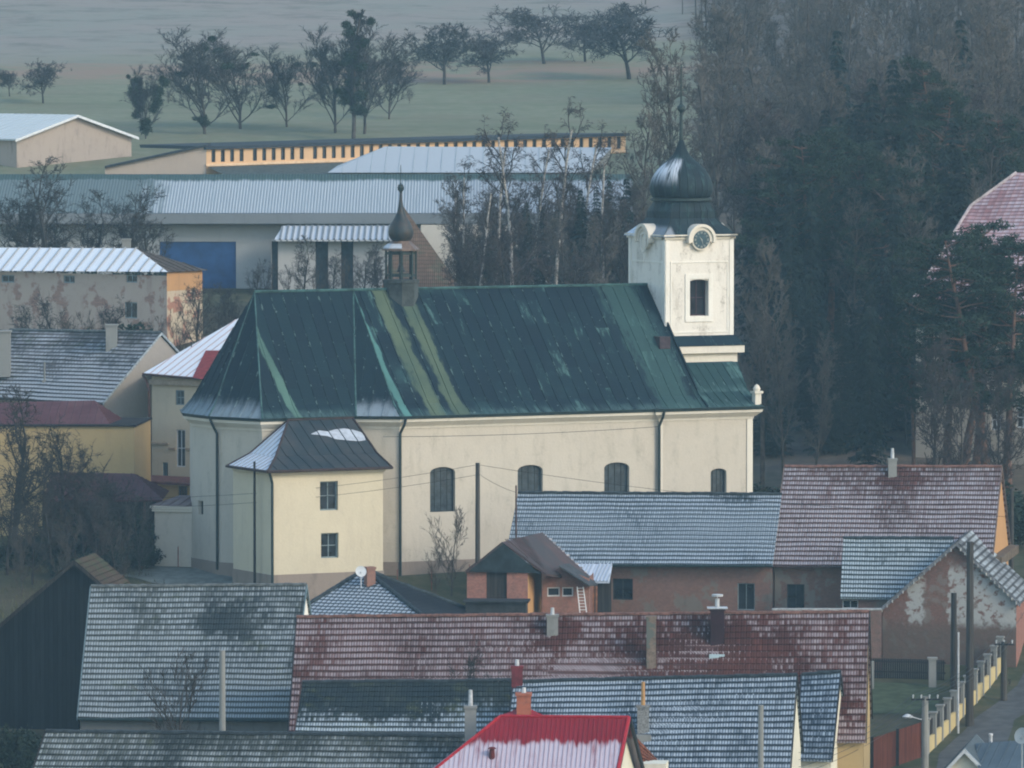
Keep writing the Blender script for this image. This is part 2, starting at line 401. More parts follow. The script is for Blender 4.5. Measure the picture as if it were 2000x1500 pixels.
def facet(mb, pts, i=0, j=1, seam=None, sw=.05, sh=.035, v0=0.0, u0=0.0, org=None, ext=0.0):
    """flat roof facet; pts[i]->pts[j] is the eave. Standing seams clipped to the outline."""
    pts = [Vector(p) for p in pts]; o = Vector(org) if org is not None else pts[i]
    e = (pts[j] - pts[i]).normalized(); n = e.cross(sum(pts, Vector()) / len(pts) - pts[i]).normalized(); s = n.cross(e)
    if n.z < 0: n = -n
    uv = [((p - o).dot(e) + u0, (p - o).dot(s) + v0) for p in pts]
    nn = (pts[1] - pts[0]).cross(pts[2] - pts[0])
    if nn.dot(n) < 0: mb.poly(pts[::-1], uv[::-1])
    else: mb.poly(pts, uv)
    if seam:
        lo = min(x for x, _ in uv); hi = max(x for x, _ in uv); k = math.ceil(lo / seam + .01)
        while k * seam < hi - .02:
            u = k * seam; ys = []
            for a, b in zip(uv, uv[1:] + uv[:1]):
                if (a[0] - u) * (b[0] - u) < 0: ys.append(a[1] + (b[1] - a[1]) * (u - a[0]) / (b[0] - a[0]))
            if len(ys) >= 2:
                y0, y1 = min(ys), max(ys)
                P = lambda x, y, z: tuple(o + e * (x - u0) + s * (y - v0) + n * z)
                h = sw / 2
                q = [P(u-h,y0,0),P(u+h,y0,0),P(u+h,y1,0),P(u-h,y1,0),P(u-h,y0,sh),P(u+h,y0,sh),P(u+h,y1,sh),P(u-h,y1,sh)]
                mb.quads(q, [(0,1,5,4),(1,2,6,5),(2,3,7,6),(3,0,4,7),(4,5,6,7)], [(u, y0),(u,y0),(u,y1),(u,y1)] * 2)
            k += 1
def ridge_caps(mb, A, B, r=.11, seg=.38, rnd=random):
    d = B - A; n = max(1, int(d.length / seg)); d.normalize()
    side = Vector((-d.y, d.x, 0)).normalized(); up = Vector((0, 0, 1))
    for k in range(n):
        p = A + (B - A) * (k / n); q = A + (B - A) * ((k + 1.06) / n); j = rnd.uniform(-.015, .02)
        pts = []
        for (c, rr) in ((p, r * 1.12), (q, r)):
            for t in range(6):
                a = math.pi * (t / 5 * 1.2 - .1); pts.append(tuple(c + side * (rr * 1.2 * math.cos(a)) + up * (rr * math.sin(a) + j)))
        mb.quads(pts, [(t, t + 1, 7 + t, 6 + t) for t in range(5)], [(k * .4 + .1 * t, .2) for t in range(6)] * 2)

def chimney(T, parent, px, ytop, ybot, w, Y, mat, cap=None, pots=0, potm=None, d=None, label=None, base_mat=None, ang=0):
    d = d or w
    if Y is None:
        h = hit(px, ybot, T.EL, (T.ER - T.EL).cross(T.RL - T.EL).normalized()); Y = h.y + d / 2
    c = U(px, ytop, Y); z1 = c.z; z0 = U(px, ybot, Y).z - .7; m = MB()
    m.box((c.x, c.y, z0), w, d, z1 - z0 - .12, ang); m.box((c.x, c.y, z1 - .12), w * 1.16, d * 1.16, .12, ang)
    o = T.part('chimney', m, mat, parent, label=label)
    if cap == 'hood':
        h = MB(); h.box((c.x, c.y, z1), w * 1.5, d * 1.4, .05, ang); h.tube((c.x, c.y, z1 + .05), (c.x, c.y, z1 + .5), .11, .11, 8)
        h.tube((c.x, c.y, z1 + .62), (c.x, c.y, z1 + .72), .3, .3, 10, True); h.tube((c.x, c.y, z1 + .5), (c.x, c.y, z1 + .62), .03, .03, 4)
        T.part('cowl', h, M['metal'], o)
    if pots:
        h = MB()
        h.tube((c.x, c.y, z1), (c.x, c.y, z1 + pots), .11, .09, 8, True); T.part('chimney_pot', h, potm or M['metal'], o)
    return o

def house(name, label, cat, eL, eR, rL, rR, Y, alpha, Wd, wallm, roofm, tilekw=None, oe=.3, og=.10, ops=(), gops=(), gable_m=None,
          barge=None, capm=None, gz=None, group=None, seam=None, roof_flat=False, gutter=None, gleft=None, capr=.11):
    """gabled house, ridge across the view. Corner pixels: eave left/right, ridge left/right"""
    a = R(alpha); d = Vector((math.cos(a), -math.sin(a), 0)); b = Vector((math.sin(a), math.cos(a), 0))
    EL = U(*eL, Y); ER = hit(*eR, EL, b); RL = hit(*rL, EL + b * (Wd / 2), b); RR = hit(*rR, EL + b * (Wd / 2), b)
    BL = Vector((2 * RL.x - EL.x, 2 * RL.y - EL.y, EL.z)); BR = Vector((2 * RR.x - ER.x, 2 * RR.y - ER.y, ER.z))
    gz = gz if gz is not None else min(G(EL.x, EL.y), G(ER.x, ER.y)) - .4
    c = (EL + BR) / 2; T = Thing(name, (c.x, c.y, gz), label, cat, group)
    slope = (RL.z - EL.z) / (Wd / 2); t0 = oe / Wd
    FL, FR = lerp(EL, BL, t0) + d * og, lerp(ER, BR, t0) - d * og; KL, KR = lerp(BL, EL, t0) + d * og, lerp(BR, ER, t0) - d * og
    zl, zr = EL.z + oe * slope - .16, ER.z + oe * slope - .16
    zt = min(zl, zr)
    m = MB(); oo = [px_op(FL, FR, *q[:1], (q[4] if len(q) > 4 else 0)) for q in ops]
    wall(m, FL, FR, gz, zt, oo)
    m.poly([Vector((FL.x, FL.y, zt)), Vector((FR.x, FR.y, zt)), Vector((FR.x, FR.y, zr)), Vector((FL.x, FL.y, zl))])
    wall(m, KR, KL, gz, zt)
    m.poly([Vector((KR.x, KR.y, zt)), Vector((KL.x, KL.y, zt)), Vector((KL.x, KL.y, zl)), Vector((KR.x, KR.y, zr))])
    AL, AR = RL + d * og - Vector((0, 0, .16)), RR - d * og - Vector((0, 0, .16))
    V3 = lambda p, z: Vector((p.x, p.y, z))
    for (p, q, z, ap, o_) in ((FR, KR, zr, AR, d * .02), (KL, FL, zl, AL, d * -.02)):
        m.poly([V3(p, gz), V3(q, gz), V3(q, z), ap, V3(p, z)])
        if gable_m:
            m2 = MB(); m2.poly([V3(p, gz) + o_, V3(q, gz) + o_, V3(q, z) + o_, ap + o_, V3(p, z) + o_]); T.part('gable_wall', m2, gable_m)
    w = T.part('wall', m, wallm)
    for q, o in zip(ops, oo):
        window(T, FL, FR, o, q[1], q[2], q[3] if len(q) > 3 else (1, 1), name=q[5] if len(q) > 5 else 'window')
    r = MB(); kw = dict(tilekw or {})
    if seam is not None or roof_flat: facet(r, [EL, ER, RR, RL], 0, 1, seam); facet(r, [BR, BL, RL, RR], 0, 1, seam)
    else: tiled(r, EL, ER, RR, RL, **kw); tiled(r, BR, BL, RL, RR, **dict(kw, col=.5, amp=.02))
    slab(r, EL, ER, RR, RL); slab(r, BR, BL, RL, RR)
    ro = T.part('roof', r, roofm)
    if capm:
        k = MB(); ridge_caps(k, RL + Vector((0,0,.02)), RR + Vector((0,0,.02)), capr); T.part('ridge_tiles', k, capm, ro)
    if barge:
        for (e, rr, bb, sgn) in ((ER, RR, BR, 1), (EL, RL, BL, -1)):
            k = MB()
            for (p, q) in ((e, rr), (rr, bb)):
                x = d * (.02 * sgn); k.prism([p + x + Vector((0,0,.05)), q + x + Vector((0,0,.05)), q + x - Vector((0,0,.13)), p + x - Vector((0,0,.13))], d * (.05 * sgn))
            T.part('bargeboard', k, barge, ro)
    if gutter:
        k = MB(); k.tube(EL - Vector((0, .07, .08)), ER - Vector((0, .07, .08)), .07, .07, 6, True); T.part('gutter', k, gutter, ro)
    T.roof = ro; T.EL, T.ER, T.RL, T.RR, T.d, T.b, T.FL, T.FR, T.KR, T.AR, T.zr, T.gz = EL, ER, RL, RR, d, b, FL, FR, KR, AR, zr, gz
    T.Wd = Wd
    return T

# ================================================================== GROUND
def grid_vals(segs):
    out = []
    for a, b, st in segs:
        k = a
        while k < b - 1e-6: out.append(k); k += st
    out.append(segs[-1][1]); return out
def mat_ground():
    s = Sh('ground_grass_and_fields', .95, .1); p = s.pos(); S = s.sep(p); y = S[1]
    n = s.noise(p, .05, 5); n2 = s.noise(p, .6, 6, .7); n3 = s.noise(s.scale(p, .02, .12, .1), 1, 4)
    yy = s.M('ADD', y, s.M('MULTIPLY', s.M('SUBTRACT', n3, .5), 60))
    grass = s.mix(s.ramp(n2, .35, .7), (.045, .055, .028), (.095, .085, .05))
    grass = s.mix(s.ramp(n, .4, .65, 0, .6), grass, (.07, .055, .04))
    meadow = s.mix(s.ramp(n2, .3, .7), (.15, .165, .095), (.20, .20, .13))
    field = s.mix(s.ramp(n, .35, .65), (.25, .215, .18), (.22, .215, .175))
    field = s.mix(s.ramp(n2, .45, .7, 0, .55), field, (.24, .19, .155)); n4 = s.noise(s.scale(p, .12, .16, .1), 1, 7, .75); field = s.mix(s.ramp(n4, .48, .66, 0, .6), field, (.10,.10,.075)); meadow = s.mix(s.ramp(n4, .45, .65, 0, .5), meadow, (.17,.15,.10)); meadow = s.mix(s.ramp(n3, .5, .7, 0, .4), meadow, (.09,.11,.06))
    c = s.mix(s.ramp(yy, 575, 600), grass, meadow)
    tan = s.M('MULTIPLY', s.ramp(yy, 684, 696), s.ramp(yy, 720, 704))
    c = s.mix(s.M('MULTIPLY', tan, s.ramp(n4, .35, .55)), c, (.24, .17, .12))
    c = s.mix(s.ramp(s.M('SUBTRACT', yy, s.M('MULTIPLY', S[0], .5)), 715, 760), c, field)
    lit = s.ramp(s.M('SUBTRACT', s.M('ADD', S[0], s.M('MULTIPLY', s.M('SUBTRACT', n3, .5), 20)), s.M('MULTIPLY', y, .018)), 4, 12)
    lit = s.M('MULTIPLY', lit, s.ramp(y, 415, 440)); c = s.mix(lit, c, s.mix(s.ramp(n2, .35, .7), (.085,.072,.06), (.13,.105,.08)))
    return s.out(c, n2, .05)
xs = grid_vals([(-455, -80, 15), (-80, -45, 5), (-45, 45, 1.2), (45, 80, 5), (80, 455, 15)])
ysg = grid_vals([(-200, 340, 18), (340, 440, 1.3), (440, 620, 6), (620, 900, 14), (900, 1080, 30)])
m = MB(); nx = len(xs)
m.quads([(x, y, G(x, y)) for y in ysg for x in xs],
        [(j*nx+i, j*nx+i+1, (j+1)*nx+i+1, (j+1)*nx+i) for j in range(len(ysg)-1) for i in range(nx-1)])
tag(m.build('ground', mat_ground(), smooth=True), 'rough winter grass and fields rising behind the village', kind='structure')
def strip(name, mat, left, right, lift, label):
    """sheet draped on the ground between two point rows (plan)"""
    m = MB(); L = [Vector((*p, 0)) for p in left]; Rr = [Vector((*p, 0)) for p in right]; N = 6
    rows = []
    for (a, b), (c, d) in zip(zip(L, L[1:]), zip(Rr, Rr[1:])):
        for t in [k / 8 for k in range(8)]: rows.append((lerp(a, b, t), lerp(c, d, t)))
    rows.append((L[-1], Rr[-1]))
    pts = [];
    for a, b in rows:
        for k in range(N + 1):
            q = lerp(a, b, k / N); pts.append((q.x, q.y, G(q.x, q.y) + lift))
    m.quads(pts, [(r*(N+1)+k, r*(N+1)+k+1, (r+1)*(N+1)+k+1, (r+1)*(N+1)+k) for r in range(len(rows)-1) for k in range(N)])
    return tag(m.build(name, mat, smooth=True), label, kind='structure')
def gp(px, py, it=30):
    """where the pixel ray meets the ground"""
    Y = 345.0
    while Y < 900:
        p = U(px, py, Y)
        if p.z <= G(p.x, p.y): return p
        Y += .25
    return p
def gpx(px, Y):
    x = (px - 1000) / F * Y; return Vector((x, Y, G(x, Y)))

# ================================================================== CHURCH
TH = R(27); EX = Vector((math.cos(TH), math.sin(TH), 0)); EY = Vector((-math.sin(TH), math.cos(TH), 0))
O3 = U(780, 1000, 396); O3 = Vector((O3.x, O3.y, 0))
L = lambda lx, ly, z=0.0: O3 + EX * lx + EY * ly + Vector((0, 0, z))
def onl(px, py, ly):          # pixel on the vertical plane ly = const -> (lx, z)
    h = hit(px, py, L(0, ly), EY); return (h - O3).dot(EX), h.z
AX = 6.9
ZE = onl(1000, 808, 0)[1]; ZEr = ZE
xE = onl(1467, 900, 0)[0]; xB = onl(1285, 900, 0)[0]
R0 = (onl(497, 571, AX)[0], AX); R1 = (onl(690, 571, AX)[0], AX); xG = onl(1265, 556, AX)[0]
ZR = onl(1000, 561, AX)[1]
P1x = onl(512, 900, 1.6)[0]; P2x = onl(690, 900, 1.6)[0]; ax_, ay_ = 1.4, 3.45
plan = [(P1x - ax_, 2 * AX - 1.6 - ay_), (P1x - ax_, 1.6 + ay_), (P1x, 1.6), (P2x, 1.6), (0, 0), (xB, 0), (xB, -.14), (xE, -.14)]
back = [(x, 2 * AX - y) for x, y in plan[::-1][:-2]]
CH = Thing('church', L(8, AX, -.3), 'cream baroque church with green copper roof, ridge turret and onion domed clock tower', 'church')
full = plan + [(x, 2 * AX - y) for x, y in reversed(plan[2:])]
winr = [(840, 912, 889, 1000, .34), (1011, 908, 1060, 996, .34), (1180, 903, 1229, 991, .34)]
wl, wp = MB(), MB(); wins = []
for k in range(len(full)):
    a, b = full[k], full[(k + 1) % len(full)]; A, B = L(*a), L(*b); ops = []
    if k == 4: ops = [px_op(A, B, r[:4], r[4]) for r in winr]
    if k == 6: ops = [px_op(A, B, (1388, 915, 1419, 985), .25)]
    if k == 0: ops = [px_op(A, B, (387, 978, 397, 1005))]
    wall(wl, A, B, -1.2, ZE - .55, ops, .3)
    for o in ops: wins.append((A, B, o))
cw = CH.part('wall', wl, M['church'])
copper_win = M['glass']
for A, B, o in wins:
    big = o[1] - o[0] > .7
    window(CH, A, B, o, M['frame_dark'], M['glass2'] if big else M['glass'], (3, 6) if big else (0, 0), .3, parent=cw, muntin=.022)
def ringwall(mb, pl, z0, z1, out0, out1=None, closed=True):
    """moulding following a plan outline, pushed out by out0 (bottom) to out1 (top)"""
    out1 = out0 if out1 is None else out1; n = len(pl); P = [Vector((*p, 0)) for p in pl]
    def off(k, o):
        p = P[k]; a = P[(k - 1) % n]; b = P[(k + 1) % n]
        if not closed and k == 0: a = p - (b - p)
        if not closed and k == n - 1: b = p + (p - a)
        d1 = (p - a).normalized(); d2 = (b - p).normalized()
        n1 = Vector((d1.y, -d1.x, 0)); n2 = Vector((d2.y, -d2.x, 0)); q = (n1 + n2)
        return p + q * (o / max(.35, 1 + n1.dot(n2)))
    rng = range(n if closed else n - 1)
    for k in rng:
        j = (k + 1) % n
        a0, b0, a1, b1 = off(k, out0), off(j, out0), off(k, out1), off(j, out1)
        l = lambda v, z: L(v.x, v.y, z)
        mb.poly([l(a0, z0), l(b0, z0), l(b1, z1), l(a1, z1)])
        mb.poly([l(P[k], z0), l(P[j], z0), l(b0, z0), l(a0, z0)]); mb.poly([l(a1, z1), l(b1, z1), l(P[j], z1), l(P[k], z1)])
ringwall(wp, full, -1.3, .55, .06); CH.part('plinth', wp, M['plinth'])
m = MB(); ringwall(m, full, ZE - .72, ZE - .55, .05, .10); ringwall(m, full, ZE - .548, ZE - .30, .16, .42); ringwall(m, full, ZE - .298, ZE - .12, .46, .5)
CH.part('cornice', m, M['church_light'])
m = MB(); ringwall(m, full, ZE - .118, ZE + .06, .56, .62); CH.part('gutter', m, M['gutter'])
m = MB()                                          # corner pilasters
for (lx, w_) in ((xE - .20, .40), (xB + .12, .2)):
    m.prism([L(lx - w_/2, -.21, -.5), L(lx + w_/2, -.21, -.5), L(lx + w_/2, -.21, ZE - .74), L(lx - w_/2, -.21, ZE - .74)][::-1], EY * .06)
CH.part('pilaster', m, M['church_light'])

# copper roof ------------------------------------------------------
def copper(name, strips=(), pat=.3, seed=0.0, seam=.80, base=(.006, .015, .024), mossy=0.0, snow=0.0, light=(.13,.27,.235)):
    """strips: (u at the eave, u at the top, half width, colour, strength) in metres of uv"""
    s = Sh(name, .82, .12); S = s.sep(s.uv()); u, v = S[0], S[1]
    cell = s.M('FLOOR', s.M('DIVIDE', u, seam)); rnd = s.white(s.comb(cell, s.M('FLOOR', s.M('DIVIDE', s.M('ADD', v, s.M('MULTIPLY', s.white(s.comb(cell, seed)), 2)), 2.1)), seed))
    big = s.noise(s.comb(u, v, seed), .28, 5); mid = s.noise(s.comb(s.M('MULTIPLY', u, 3), s.M('MULTIPLY', v, .8), seed + 3), .8, 5, .65)
    fine = s.noise(s.comb(u, v, seed), 6, 3)
    c = s.mix(s.ramp(rnd, .0, 1, 0, .4), base, (.012, .034, .042))
    c = s.mix(s.M('MULTIPLY', s.ramp(big, .55, .8), pat), c, (.04, .095, .095))
    pm = s.M('ADD', s.M('MULTIPLY', mid, .8), s.M('MULTIPLY', rnd, .25))
    c = s.mix(s.ramp(pm, .78 - pat * .2, .9 - pat * .2, 0, .7), c, (.085, .17, .155))
    c = s.mix(s.ramp(fine, .3, .8, 0, .3), c, (.008, .02, .026))
    sf = s.M('ABSOLUTE', s.M('SUBTRACT', s.M('FRACT', s.M('ADD', s.M('DIVIDE', u, seam), .5)), .5)); dash = s.noise(s.comb(s.M('MULTIPLY', cell, 7.3), s.M('MULTIPLY', v, 1.5), seed), 1, 3)
    c = s.mix(s.M('MULTIPLY', s.ramp(sf, .10, .04), s.ramp(dash, .56, .66, 0, .75)), c, (.13, .20, .19))
    c = s.mix(s.ramp(s.noise(s.comb(u, v, seed + 6), 2.3, 2), .70, .76, 0, .6), c, (.16, .23, .22))
    fe = s.ramp(v, .9, .1, 0, .35); c = s.mix(s.M('MULTIPLY', fe, s.ramp(mid, .35, .6)), c, (.12, .21, .20))
    for (ue, ut, hw, colr, k) in strips:
        cu = s.M('ADD', s.M('MULTIPLY', s.M('DIVIDE', v, 9.6), ut - ue), ue)
        dd = s.M('ABSOLUTE', s.M('SUBTRACT', u, cu)); dd = s.M('ADD', dd, s.M('MULTIPLY', s.M('SUBTRACT', mid, .5), hw * 2.2))
        c = s.mix(s.ramp(dd, hw * 1.05, hw * .6, 0, k), c, s.mix(s.ramp(big, .35, .7, 0, .5), colr, (.03,.06,.055)))
    if snow:
        sm = s.M('ADD', s.ramp(v, 2.6, .1, 0, 1), s.M('MULTIPLY', s.M('SUBTRACT', mid, .5), 1.0))
        c = s.mix(s.ramp(sm, .55 - snow * .3, 1.35 - snow * .3, 0, .62), c, (.30, .36, .40))
    return s.out(c, s.M('ADD', mid, fine), .015)
off = .60
EV = lambda lx, ly: L(lx, ly, ZE + .07)
def flare(mb, e0, e1, t1, t0, seam=.80, k=.14, drop=.32, u0=0):
    """facet e0->e1 (eave), t1 (and t0) the top; the lowest part is bell-cast"""
    up0, up1 = (t0 if t0 is not None else t1), t1
    m0 = lerp(e0, up0, k) - Vector((0, 0, drop)); m1 = lerp(e1, up1, k) - Vector((0, 0, drop))
    facet(mb, [e0, e1, m1, m0], 0, 1, seam)
    du = (m0 - e0).dot((e1 - e0).normalized())
    facet(mb, [m0, m1, up1] + ([up0] if t0 is not None else []), 0, 1, seam, u0=du, v0=(m0 - e0 - (e1 - e0).normalized() * du).length)
T0, T1, T2 = L(*R0, ZR), L(*R1, ZR), L(xG, AX, ZR)
q = off * .7
e_end0, e_end1 = EV(P1x - ax_ - off, 2*AX - 1.6 - ay_ + .15), EV(P1x - ax_ - off, 1.6 + ay_ - .15)
e1_, e2_, e3_, e4_ = EV(P1x - .25, 1.6 - off), EV(P2x - .1, 1.6 - off), EV(-.2, -off), EV(xG + .15, -off)
def mirror(p):
    l = (p - O3); lx, ly = l.dot(EX), l.dot(EY); return L(lx, 2 * AX - ly, p.z)
olive = (.105, .14, .085); pale = (.10, .25, .225)
eave_len = (e4_ - e3_).length
def uof(px, py):              # u on the nave facet of a roof pixel
    nrm = (e4_ - e3_).cross(T2 - e3_).normalized(); h = hit(px, py, e3_, nrm); return (h - e3_).dot(EX)
nave_m = copper('copper_nave_roof', [(uof(788, 792) , uof(694, 592), .26, pale, .85), (uof(850, 790), uof(748, 590), .62, olive, .8),
                                     (uof(893, 785), uof(800, 600), .55, olive, .8),
                                     (uof(1330, 780), uof(1212, 580), 1.5, (.045, .10, .092), .55)], .75, 1.0)
m = MB(); flare(m, e3_, e4_, T2, T1); flare(m, mirror(e4_), mirror(e3_), T1, T2)
# verge upstand at the gable
g_off = EX * .18
kk = lerp(e4_, T2, .14) - Vector((0, 0, .32)); z1_ = Vector((0, 0, .14)); m.prism([e4_, kk, kk + z1_, e4_ + z1_], EX * .1); m.prism([kk, T2, T2 + z1_ * 2.5, kk + z1_], EX * .1)
nr = CH.part('roof', m, nave_m, label='dark copper nave roof with olive and pale green streaks')
m = MB(); A_, B_ = L(xG + .1, .1), L(xG + .1, 2 * AX - .1)
m.poly([L(xG + .1, .1, ZE - .1), L(xG + .1, 2*AX - .1, ZE - .1), L(xG + .1, AX, ZR - .1)]); CH.part('gable_wall', m, M['church'])
m = MB(); flare(m, e1_, e2_, T1, T0); flare(m, mirror(e2_), mirror(e1_), T0, T1)
CH.part('roof', m, copper('copper_chancel_roof', [(2.4, -.2 + 1.2, .3, (.10, .19, .15), .8)], .12, 4.0, snow=.0), label='dark teal copper roof over the chancel')
m = MB(); flare(m, e2_, e3_, T1, None); flare(m, mirror(e3_), mirror(e2_), T1, None)
CH.part('roof', m, copper('copper_corner_roof', [], .15, 8.0, snow=.85), label='narrow dark roof facet frosted at its foot')
m = MB(); flare(m, e_end1, e1_, T0, None, seam=.8); flare(m, mirror(e1_), e_end0, T0, None, seam=.8); flare(m, e_end0, e_end1, T0, None, seam=.8)
CH.part('roof', m, copper('copper_apse_roof', [], .2, 12.0, snow=.6), label='hipped copper roof over the apse with frosted foot')
m = MB()
for a, b in ((T0, T1), (T1, T2)): m.tube(a + Vector((0,0,.03)), b + Vector((0,0,.03)), .09, .09, 6, True)
for e, t in ((e1_, T0), (e_end1, T0), (e2_, T1), (e3_, T1)):
    k = lerp(e, t, .14) - Vector((0, 0, .32)); m.tube(e, k, .06, .06, 5, True); m.tube(k, t, .06, .05, 5, True)
CH.part('ridge_roll', m, plain('copper_ridge', (.035, .085, .08), .5, 2, .6), nr)
m = MB(); c = hit(1293, 665, e3_, (e4_ - e3_).cross(T2 - e3_).normalized())
m.box(c - Vector((0, 0, .5)), .75, .8, .75, TH); CH.part('roof_hatch', m, plain('brown_hatch', (.05, .035, .04)), nr)

# facade bay roof
zb = onl(1380, 707, AX - 2.75)[1]
bx0, bx1 = xG + .3, xE + .5
f0, f1 = EV(bx0, -off - .02), EV(bx1, -off - .02)
t0_, t1_ = L(bx0, AX - 3.4, zb), L(onl(1440, 707, AX - 3.4)[0], AX - 3.4, zb)
bay_m = copper('copper_bay_roof', [], .9, 21.0, base=(.02, .05, .05))
m = MB()
mid0, mid1 = lerp(f0, t0_, .42) - Vector((0,0,.22)), lerp(f1, t1_, .42) - Vector((0,0,.22)) - EX * .28
facet(m, [f0, f1, mid1, mid0], 0, 1, .62); facet(m, [mid0, mid1, t1_, t0_], 0, 1, .62)
fm1, mm1, tm1 = mirror(f1), mirror(mid1), mirror(t1_)
facet(m, [f1, fm1, mm1, mid1], 0, 1, .62); facet(m, [mid1, mm1, tm1, t1_], 0, 1, .62)
facet(m, [fm1, mirror(f0), mirror(mid0), mm1], 0, 1, .62); facet(m, [mm1, mirror(mid0), mirror(t0_), tm1], 0, 1, .62)
m.poly([t0_, t1_, tm1, mirror(t0_)])
CH.part('roof', m, bay_m, label='curved green copper roof at the foot of the tower')
m = MB(); c = L(xE + .25, -.25)                   # small white urn block on the corner of the bay
m.box((c.x, c.y, ZE + .1), .42, .42, .75, TH); m.box((c.x, c.y, ZE + .85), .6, .6, .14, TH)
m.lathe((c.x, c.y, 0), [(.0, ZE + .99), (.2, ZE + 1.0), (.24, ZE + 1.15), (.12, ZE + 1.35), (0, ZE + 1.42)], 10)
CH.part('corner_ornament', m, M['church_light'])

# tower -------------------------------------------------------------
S2 = 2.42
cx = onl(1330, 560, AX)[0]; TC = L(cx, AX)
ztop = onl(1365, 466, AX - S2)[1]; zbot = onl(1365, 656, AX - S2)[1]
TW = lambda x, y, z: L(cx + x, AX + y, z)
m = MB(); sq = [(-S2, -S2), (S2, -S2), (S2, S2), (-S2, S2)]; tw_ops = []
for k in range(4):
    A, B = TW(*sq[k], 0), TW(*sq[(k + 1) % 4], 0); ops = []
    if k == 0: ops = [px_op(A, B, (1347, 546, 1383, 617), .13)]; rel = ops[0]
    elif k in (1, 2): ops = [rel]
    wall(m, A, B, zbot - .2, ztop, ops, .42)
    if ops: tw_ops.append((A, B, ops[0], k))
tw = CH.part('tower_wall', m, M['tower'])
bell = plain('dark_belfry_opening', (.012, .012, .016), .6, 2)
for A, B, o, k in tw_ops:
    w_ = window(CH, A, B, o, plain('brown_shutter_frame', (.06, .035, .04)), bell, (1, 1), .42, parent=tw, fw=.09, muntin=.05)
# raised lines and window surround
m = MB()
for A, B, o, k in tw_ops + [(TW(*sq[3], 0), TW(*sq[0], 0), rel, 3)]:
    d = Vector((B.x - A.x, B.y - A.y, 0)).normalized(); n = Vector((d.y, -d.x, 0)); A0 = Vector((A.x, A.y, 0))
    P = lambda s_, z, h=.05: A0 + d * s_ + n * h + Vector((0, 0, z))
    def fr(x0, x1, y0, y1, w_, h):
        for (a, b, c, e) in ((x0, x1, y0, y0 + w_), (x0, x1, y1 - w_, y1), (x0, x0 + w_, y0 + w_, y1 - w_), (x1 - w_, x1, y0 + w_, y1 - w_)):
            m.prism([P(a, c, h), P(b, c, h), P(b, e, h), P(a, e, h)][::-1], -n * (h - .002))
    if k != 3: fr(o[0] - .33, o[1] + .33, o[2] - .36, o[3] + .36, .32, .06)
    fr(.35, 4.84 - .35, o[2] - 1.05, o[3] + 1.15, .09, .035)
    for x0, x1 in ((0, .28), (4.56, 4.84)):
        m.prism([P(x0, zbot - .1, .04), P(x1, zbot - .1, .04), P(x1, ztop - .02, .04), P(x0, ztop - .02, .04)][::-1], -n * .038)
CH.part('wall_mouldings', m, plaster('tower_trim', (.74, .71, .63), (.45, .4, .3), .4), tw)
# cornice with clock arches
m = MB(); rc = .86; zc = onl(1365, 468, AX - S2)[1]
for k in range(4):
    A, B = TW(*sq[k], 0), TW(*sq[(k + 1) % 4], 0); d = Vector((B.x - A.x, B.y - A.y, 0)).normalized(); n = Vector((d.y, -d.x, 0))
    A0 = Vector((A.x, A.y, 0)); Lw = 4.84; P = lambda s_, z, h: A0 + d * s_ + n * h + Vector((0, 0, z))
    for x0, x1, e0, e1 in ((-.21, Lw/2 - rc - .02, 0, 0), (Lw/2 + rc + .02, Lw + .21, 0, 0)):
        for (z0, z1, h) in ((ztop - .02, ztop + .12, .12), (ztop + .122, ztop + .26, .21)):
            xa = max(x0, -h) if x0 < 0 else x0; xb = min(x1, Lw + h - .002)
            m.prism([P(xa, z0, h), P(xb, z0, h), P(xb, z1, h), P(xa, z1, h)][::-1], -n * (h + .3))
    N = 14
    for (r0, r1, h) in ((rc - .26, rc - .06, .30), (rc - .06, rc + .12, .42)):
        for t in range(N):
            a, b = math.pi * (t / N * 1.14 - .07), math.pi * ((t + 1) / N * 1.14 - .07)
            pts = [(Lw/2 + r * math.cos(x), zc + r * math.sin(x)) for r, x in ((r0, a), (r1, a), (r1, b), (r0, b))]
            m.prism([P(x, z, h) for x, z in pts][::-1], -n * (h + .6))
    pts = [(Lw/2 + (rc - .2) * math.cos(math.pi * t / 12), zc + (rc - .2) * math.sin(math.pi * t / 12)) for t in range(24)]
    m.prism([P(x, z, .24) for x, z in pts][::-1], -n * .9)
CH.part('tower_cornice', m, M['church_light'], tw)
face_m = plain('clock_face_blue', (.035, .07, .085), .3, 5, .6); gold = plain('pale_clock_marks', (.42, .43, .38), .1)
